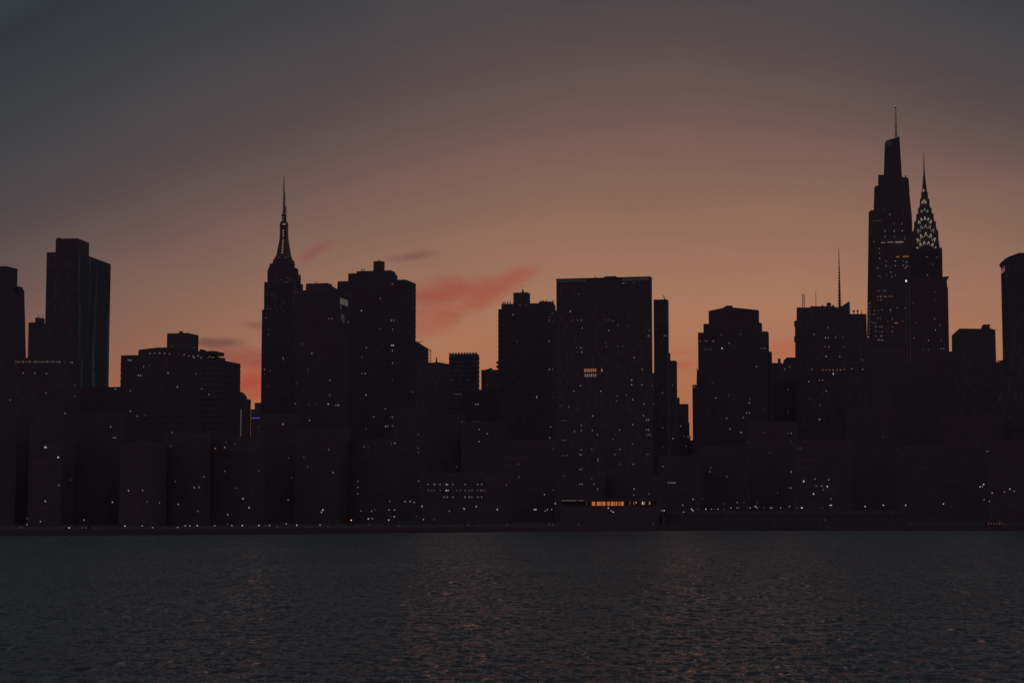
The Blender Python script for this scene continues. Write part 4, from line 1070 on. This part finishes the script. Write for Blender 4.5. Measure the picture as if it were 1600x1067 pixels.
D4 = [(522, 47), (684, 62), (713, 47), (840, 63, 'dim'), (823, 133, 'mid'), (668, 137, 'faint'), (703, 179), (923, 186), (288, 227, 'mid'), (362, 213, 'faint'), (268, 140, 'faint'), (481, 255, 'mid'), (485, 232, 'faint'), (467, 312, 'mid'), (483, 313, 'mid'),
      (447, 340), (351, 344), (540, 370), (566, 294, 'faint'), (600, 375, 'faint'), (705, 309, 'faint'), (885, 350, 'mid'), (889, 265, 'faint'), (828, 230, 'faint'), (369, 405), (430, 425), (437, 425), (326, 518), (471, 481, 'faint'), (566, 425, 'faint'),
      (702, 427, 'faint'), (721, 429), (721, 478, 'faint'), (773, 514, 'faint'), (598, 541, 'faint'), (255, 650), (260, 627, 'faint'), (352, 678, 'faint'), (722, 651), (644, 771, 'faint'), (794, 705, 'hot'), (858, 692), (866, 732, 'dim'),
      (897, 732), (929, 735, 'hot'), (907, 753), (937, 697), (850, 778, 'hot'), (712, 743), (722, 743), (950, 805), (964, 90, 'hot'), (964, 86, 'hot'), (884, 125, 'orange'), (903, 125, 'orange'), (1070, 60, 'dim'), (1132, 62, 'dim'),
      (903, 66, 'orange'), (922, 66, 'orange'), (943, 66, 'orange'), (963, 66, 'orange'), (985, 66, 'orange'), (1005, 66, 'orange'), (1026, 64, 'orange'), (212, 803, 'faint'), (157, 808, 'mid')]
D5 = [(111, 57, 'faint'), (232, 77), (38, 243), (4, 318, 'faint'), (2, 396, 'mid'), (342, 491, 'faint'), (900, 568, 'dim'), (905, 568, 'dim'), (865, 758, 'hot'), (884, 745, 'hot'), (877, 757, 'mid'), (905, 760), (930, 790, 'mid'), (995, 785), (1025, 770, 'hot'), (1049, 782), (971, 280, 'faint')]
D6 = [(82, 95), (174, 5, 'mid'), (252, 6, 'mid'), (320, 4, 'mid'), (176, 53), (252, 54), (343, 62), (337, 77), (127, 153), (129, 190), (131, 233, 'mid'), (184, 257), (262, 256, 'mid'), (326, 254), (355, 263, 'mid'), (184, 295), (262, 294, 'mid'), (327, 292, 'mid'),
      (359, 298, 'mid'), (346, 314, 'mid'), (112, 313, 'mid'), (226, 307, 'faint'), (224, 348), (121, 381), (140, 386, 'faint'), (230, 389), (262, 374), (187, 374, 'faint'), (113, 505, 'dim'), (130, 508), (113, 553, 'orange'), (138, 551, 'hot'),
      (205, 550, 'faint'), (222, 550, 'orange'), (238, 551, 'faint'), (118, 580), (140, 580), (86, 668, 'mid'), (118, 669), (151, 662), (221, 663, 'mid'), (275, 645), (341, 648), (115, 733), (135, 733), (237, 735, 'orange'), (200, 760, 'faint'), (322, 757),
      (98, 803), (125, 803), (142, 803), (153, 803), (237, 805, 'orange'), (98, 840), (125, 842, 'faint'), (150, 845), (237, 842, 'orange'), (98, 880), (140, 880), (152, 880, 'mid'), (117, 912, 'mid'), (128, 912), (147, 915, 'mid'), (158, 915), (36, 887, 'hot'),
      (463, 380), (491, 376), (530, 374), (613, 340, 'faint'), (487, 225), (523, 222), (568, 217), (607, 226), (573, 282), (485, 187), (566, 187), (588, 738), (637, 792), (595, 831, 'mid'), (417, 896), (538, 917, 'mid'), (643, 920, 'faint'),
      (490, 992, 'faint'), (540, 992, 'faint'), (615, 985, 'faint'), (645, 985), (665, 985), (437, 770, 'faint'), (587, 577, 'faint'), (593, 515, 'faint'), (410, 607, 'faint')]
D7 = [(179, 852, 'faint'), (343, 845, 'faint'), (230, 890, 'dim'), (264, 965), (325, 966), (192, 1022, 'mid'), (265, 1022), (328, 1018)] + row(100, 160, 941, 6, 'faint')
D8 = [(452, 427), (470, 427), (77, 524), (167, 669), (285, 583, 'faint'), (345, 642), (843, 212), (768, 302), (651, 377, 'mid'), (835, 437), (851, 437), (768, 488, 'faint'), (843, 494), (838, 591, 'hot'), (848, 591, 'hot'), (843, 625, 'mid'), (682, 605), (655, 663, 'faint'), (922, 655, 'faint'), (60, 422, 'faint'), (78, 492, 'faint')]
D9 = [(833, 300), (1128, 292, 'mid'), (1110, 318, 'faint'), (1107, 343, 'faint'), (1136, 355, 'faint'), (885, 228, 'faint'), (930, 230, 'faint'), (865, 502, 'faint'), (1107, 500), (1120, 500), (1264, 274, 'dim'), (1285, 345, 'faint')]
D10 = [(158, 253, 'dim'), (222, 306), (200, 306, 'faint'), (228, 352), (385, 368, 'dim'), (368, 305, 'faint'), (388, 305, 'faint'), (410, 312, 'faint'), (440, 335, 'faint'), (497, 340, 'faint'), (367, 438, 'faint'), (370, 462, 'faint'), (440, 462, 'faint'),
       (470, 460, 'faint'), (195, 468, 'faint'), (220, 470, 'mid'), (198, 495, 'faint'), (225, 495), (208, 152, 'faint'), (627, 366), (612, 400, 'faint'), (624, 398), (715, 398), (724, 398), (537, 528), (470, 86), (485, 84, 'faint'), (535, 84, 'faint')]
D11 = [(97, 627, 'orange'), (130, 625, 'faint'), (140, 628), (183, 628, 'orange'), (233, 587, 'faint'), (358, 582, 'faint'), (283, 642), (239, 673, 'hot'), (485, 674, 'faint'), (500, 674, 'faint'), (515, 674, 'dim'), (829, 585), (920, 542), (902, 606, 'mid'),
       (920, 606), (966, 603), (1015, 605, 'faint'), (900, 663, 'orange'), (925, 665, 'orange'), (1017, 665, 'faint'), (906, 725, 'mid'), (994, 726)] + row(125, 170, 680, 4, 'faint')
DOTS = conv(0, 540, 3.4425, D1) + conv(380, 560, 3.679, D2) + conv(700, 560, 3.68, D3) + conv(1040, 560, 3.678, D4) + conv(1280, 540, 3.4406, D5) + conv(1350, 360, 5.336, D6) + \
       conv(1345, 160, 5.08, D7) + conv(400, 390, 3.954, D8) + conv(630, 430, 4.852, D9) + conv(850, 420, 3.81, D10) + conv(1070, 380, 4.103, D11) + [(e[0], e[1], e[2] if len(e) > 2 else 'faint') for e in EXTRA]
pane = MB(); pane.box(-.5, .5, -.5, .5, -.5, .5)
PM = {}
def pane_mesh(lm):
    if lm not in PM:
        o = pane.build('window', L[lm], None, uv=False); PM[lm] = o.data
        bpy.data.objects.remove(o)
    return PM[lm]
rg = random.Random(3)
missed = []
for d in DOTS:
    px, py = d[0], d[1]; lm = d[2] if len(d) > 2 else 'dim'
    best = None
    for bb in ALL:
        h = bb.castray(px, py)
        if h and (best is None or h[0] < best[1][0]): best = (bb, h)
    if best is None: missed.append((round(px), round(py), lm)); continue
    bb, (t, side, x, y, z) = best
    sc = t * F / F / 1000.0          # bigger panes on the far towers, as storeys there are taller
    w = rg.uniform(.4, .68) * (.5 + .4 * sc); hgt = rg.uniform(.5, .85) * (.5 + .4 * sc)
    o = bpy.data.objects.new('window', pane_mesh(lm)); COL.objects.link(o); o.parent = bb.root
    if side == 'f': o.location = (x, y - .06, z); o.scale = (w, .1, hgt)
    else: o.location = (x + (.06 if side == 'r' else -.06), y, z); o.scale = (.1, w * 1.6, hgt)
print('dots', len(DOTS), 'missed', missed)

# ------------------------------------------------------------------ shore lamps
def make_lamp(name, h, lm, label, group):
    root = bpy.data.objects.new(name, None); COL.objects.link(root); tag(root, label, 'street lamp', group)
    p = MB(); p.cyl(0, 0, 0, h - .2, .09, .06, 8); p.cyl(0, 0, 0, .4, .16, .14, 8); p.build('pole', M['metal'], root)
    hd = MB(); hd.cyl(0, 0, h - .24, h - .2, .26, .2, 10); hd.cyl(0, 0, h + .16, h + .26, .28, .08, 10); hd.build('lamp_cap', M['metal'], root)
    g_ = MB(); g_.cyl(0, 0, h - .2, h + .16, .17, .2, 10); g_.build('lamp_head', L[lm], root)
    return root
def copy_tree(o, parent=None):
    c = o.copy(); COL.objects.link(c); c.parent = parent
    for ch in list(o.children): copy_tree(ch, c)
    return c
S1 = conv(0, 540, 3.4425, [(146, 926, 0), (145, 961, 1), (218, 948, 1), (372, 977, 2), (452, 937, 1), (672, 970, 2), (765, 968, 1), (821, 973, 1), (955, 972, 1), (996, 970, 1), (1022, 971, 1), (1061, 970, 2), (1155, 970, 1), (1225, 955, 0), (1247, 963, 1), (1303, 969, 2), (105, 1000, 0), (118, 998, 0)])
S2 = conv(380, 560, 3.679, [(90, 955, 2), (128, 959, 0), (151, 960, 1), (197, 965, 0), (247, 952, 1), (308, 958, 2), (442, 957, 1), (488, 970, 0), (725, 955, 0), (892, 961, 0), (719, 920, 2), (743, 920, 1), (836, 930, 2), (1098, 926, 0), (1293, 963, 0)])
S3 = conv(700, 560, 3.68, [(90, 864, 1), (283, 866, 2), (340, 960, 0), (118, 963, 0), (497, 871, 2), (505, 871, 2), (560, 871, 1), (572, 870, 1), (596, 870, 1), (750, 955, 0), (1180, 950, 0), (1230, 876, 1), (1243, 872, 2), (1355, 880, 1), (1350, 845, 1), (1410, 808, 1), (1463, 805, 0), (922, 857, 2), (938, 877, 1), (950, 884, 2), (1082, 824, 2)])
S4 = conv(1040, 560, 3.678, [(149, 867, 2), (157, 869, 2), (187, 866, 0), (232, 866, 2), (264, 863, 1), (283, 863, 0), (301, 861, 1), (337, 861, 0), (376, 860, 1), (412, 859, 1), (424, 860, 0), (473, 858, 0), (487, 859, 1), (516, 853, 2), (525, 856, 1), (564, 858, 0), (602, 857, 1), (612, 855, 1), (661, 857, 1), (712, 853, 1), (754, 857, 0), (783, 855, 3), (338, 832, 0), (411, 830, 1), (450, 830, 0), (527, 829, 0), (901, 859, 0), (945, 842, 2), (953, 841, 2), (948, 858, 0), (918, 930, 0), (1147, 849, 2)])
S5 = conv(1280, 540, 3.4406, [(247, 861, 2), (344, 853, 2), (465, 857, 2), (668, 852, 2), (887, 825, 1), (915, 836, 1), (918, 950, 0), (971, 948, 0), (17, 872, 0)])
KIND = {0: ('faint', 'faint'), 1: ('mid', 'white'), 2: ('hot', 'bright white'), 3: ('lamp', 'very bright')}
PROTO = {}
def place_lamps(lst, where, group):
    for px, py, k in lst:
        X = (px - 800) / F * 700; Y = shore_y(X * .93) + 6
        z = at(px, py, Y).z
        tries = 0
        while z > GROUND + 9.5 and tries < 60: Y += 2; z = at(px, py, Y).z; tries += 1
        p = at(px, py, Y); h = max(p.z - GROUND, .9)
        hq = round(h * 2) / 2 if h > 1.2 else 1.0
        key = (k, hq, group)
        lm, word = {0: ('faint', 'faint'), 1: ('mid', 'white'), 2: ('hot', 'bright white'), 3: ('lamp', 'dazzling')}[k]
        word2 = 'tall' if hq > 5 else ('low' if hq < 2.2 else 'post')
        label = '%s %s lamp %s' % (word, word2, where)
        g2 = '%s %s lamps %s' % (word, word2, where)
        if key not in PROTO:
            PROTO[key] = make_lamp('street_lamp', hq, lm, label, g2); o = PROTO[key]
        else: o = copy_tree(PROTO[key])
        o.location = (p.x, Y, GROUND - (0 if abs(h - hq) < .01 else hq - h if hq > h else -0.0))
        if h > hq: o.location.z = GROUND + (h - hq) * 0
        o.location.z = GROUND
place_lamps(S1, 'on the left stretch of the dark waterfront', 'l')
place_lamps(S2, 'on the shore below the massive stepped tower', 'm')
place_lamps(S3, 'on the shore below the widest slab', 'c')
place_lamps([s for s in S4 if s[0] < 1262], 'in the long row along the right-hand shore road', 'r')
place_lamps([s for s in S4 if s[0] >= 1262] + S5, 'on the far right stretch of the shore', 's')
am = make_lamp('street_lamp', 3.0, 'amber', 'single bright amber lamp low on the shore left of centre', None)
Y = shore_y(-50) + 6; p = at(380 + 621 / 3.679, 560 + 934 / 3.679, Y); am.location = (p.x, Y, p.z - 3.0)
am.location.z = GROUND

# cars on the shore road, tail lights on
def make_car(label):
    root = bpy.data.objects.new('parked_car', None); COL.objects.link(root); tag(root, label, 'car', 'cars on the shore road')
    m_ = MB(); m_.prism([(-2.2, .3), (2.2, .3), (2.25, .8), (1.5, .95), (.9, 1.42), (-1.0, 1.42), (-1.75, .95), (-2.2, .85)], -.88, .88); m_.build('body', M['paint'], root)
    for x in (-1.4, 1.4):
        for y in (-.9, .72):
            w_ = MB(); n = 14; w_.v = []
            w_.prism([(x + .33 * math.cos(2 * math.pi * i / n), .33 + .33 * math.sin(2 * math.pi * i / n)) for i in range(n)], y, y + .18); w_.build('wheel', M['rubber'], root)
    for y in (-.72, .5):
        t_ = MB(); t_.box(-2.26, -2.2, y, y + .24, .62, .82); t_.build('tail_light', L['red'], root)
    return root
c0 = None
CARS = [(860.7, 807.5, 'dark car with two red tail lights on the shore left of the orange pavilion'), (134.5, 820, 'dark car with red tail lights on the far left waterfront'),
        (1543.6, 791.7, 'dark car with red tail lights at far right, left one of the red pair'), (1552.4, 786, 'dark car with red tail lights at far right, higher of the red lights'), (1560.8, 790.2, 'dark car with red tail lights at far right, nearest the frame edge')]
for px, py, lb in CARS:
    X = (px - 800) / F * 700; Y = shore_y(X) + 22
    if c0 is None: c0 = make_car(lb); o = c0
    else: o = copy_tree(c0); o['label'] = lb
    p = at(px, py, Y)
    o.rotation_euler = (0, 0, math.pi / 2); o.location = (p.x, Y, GROUND + .01)
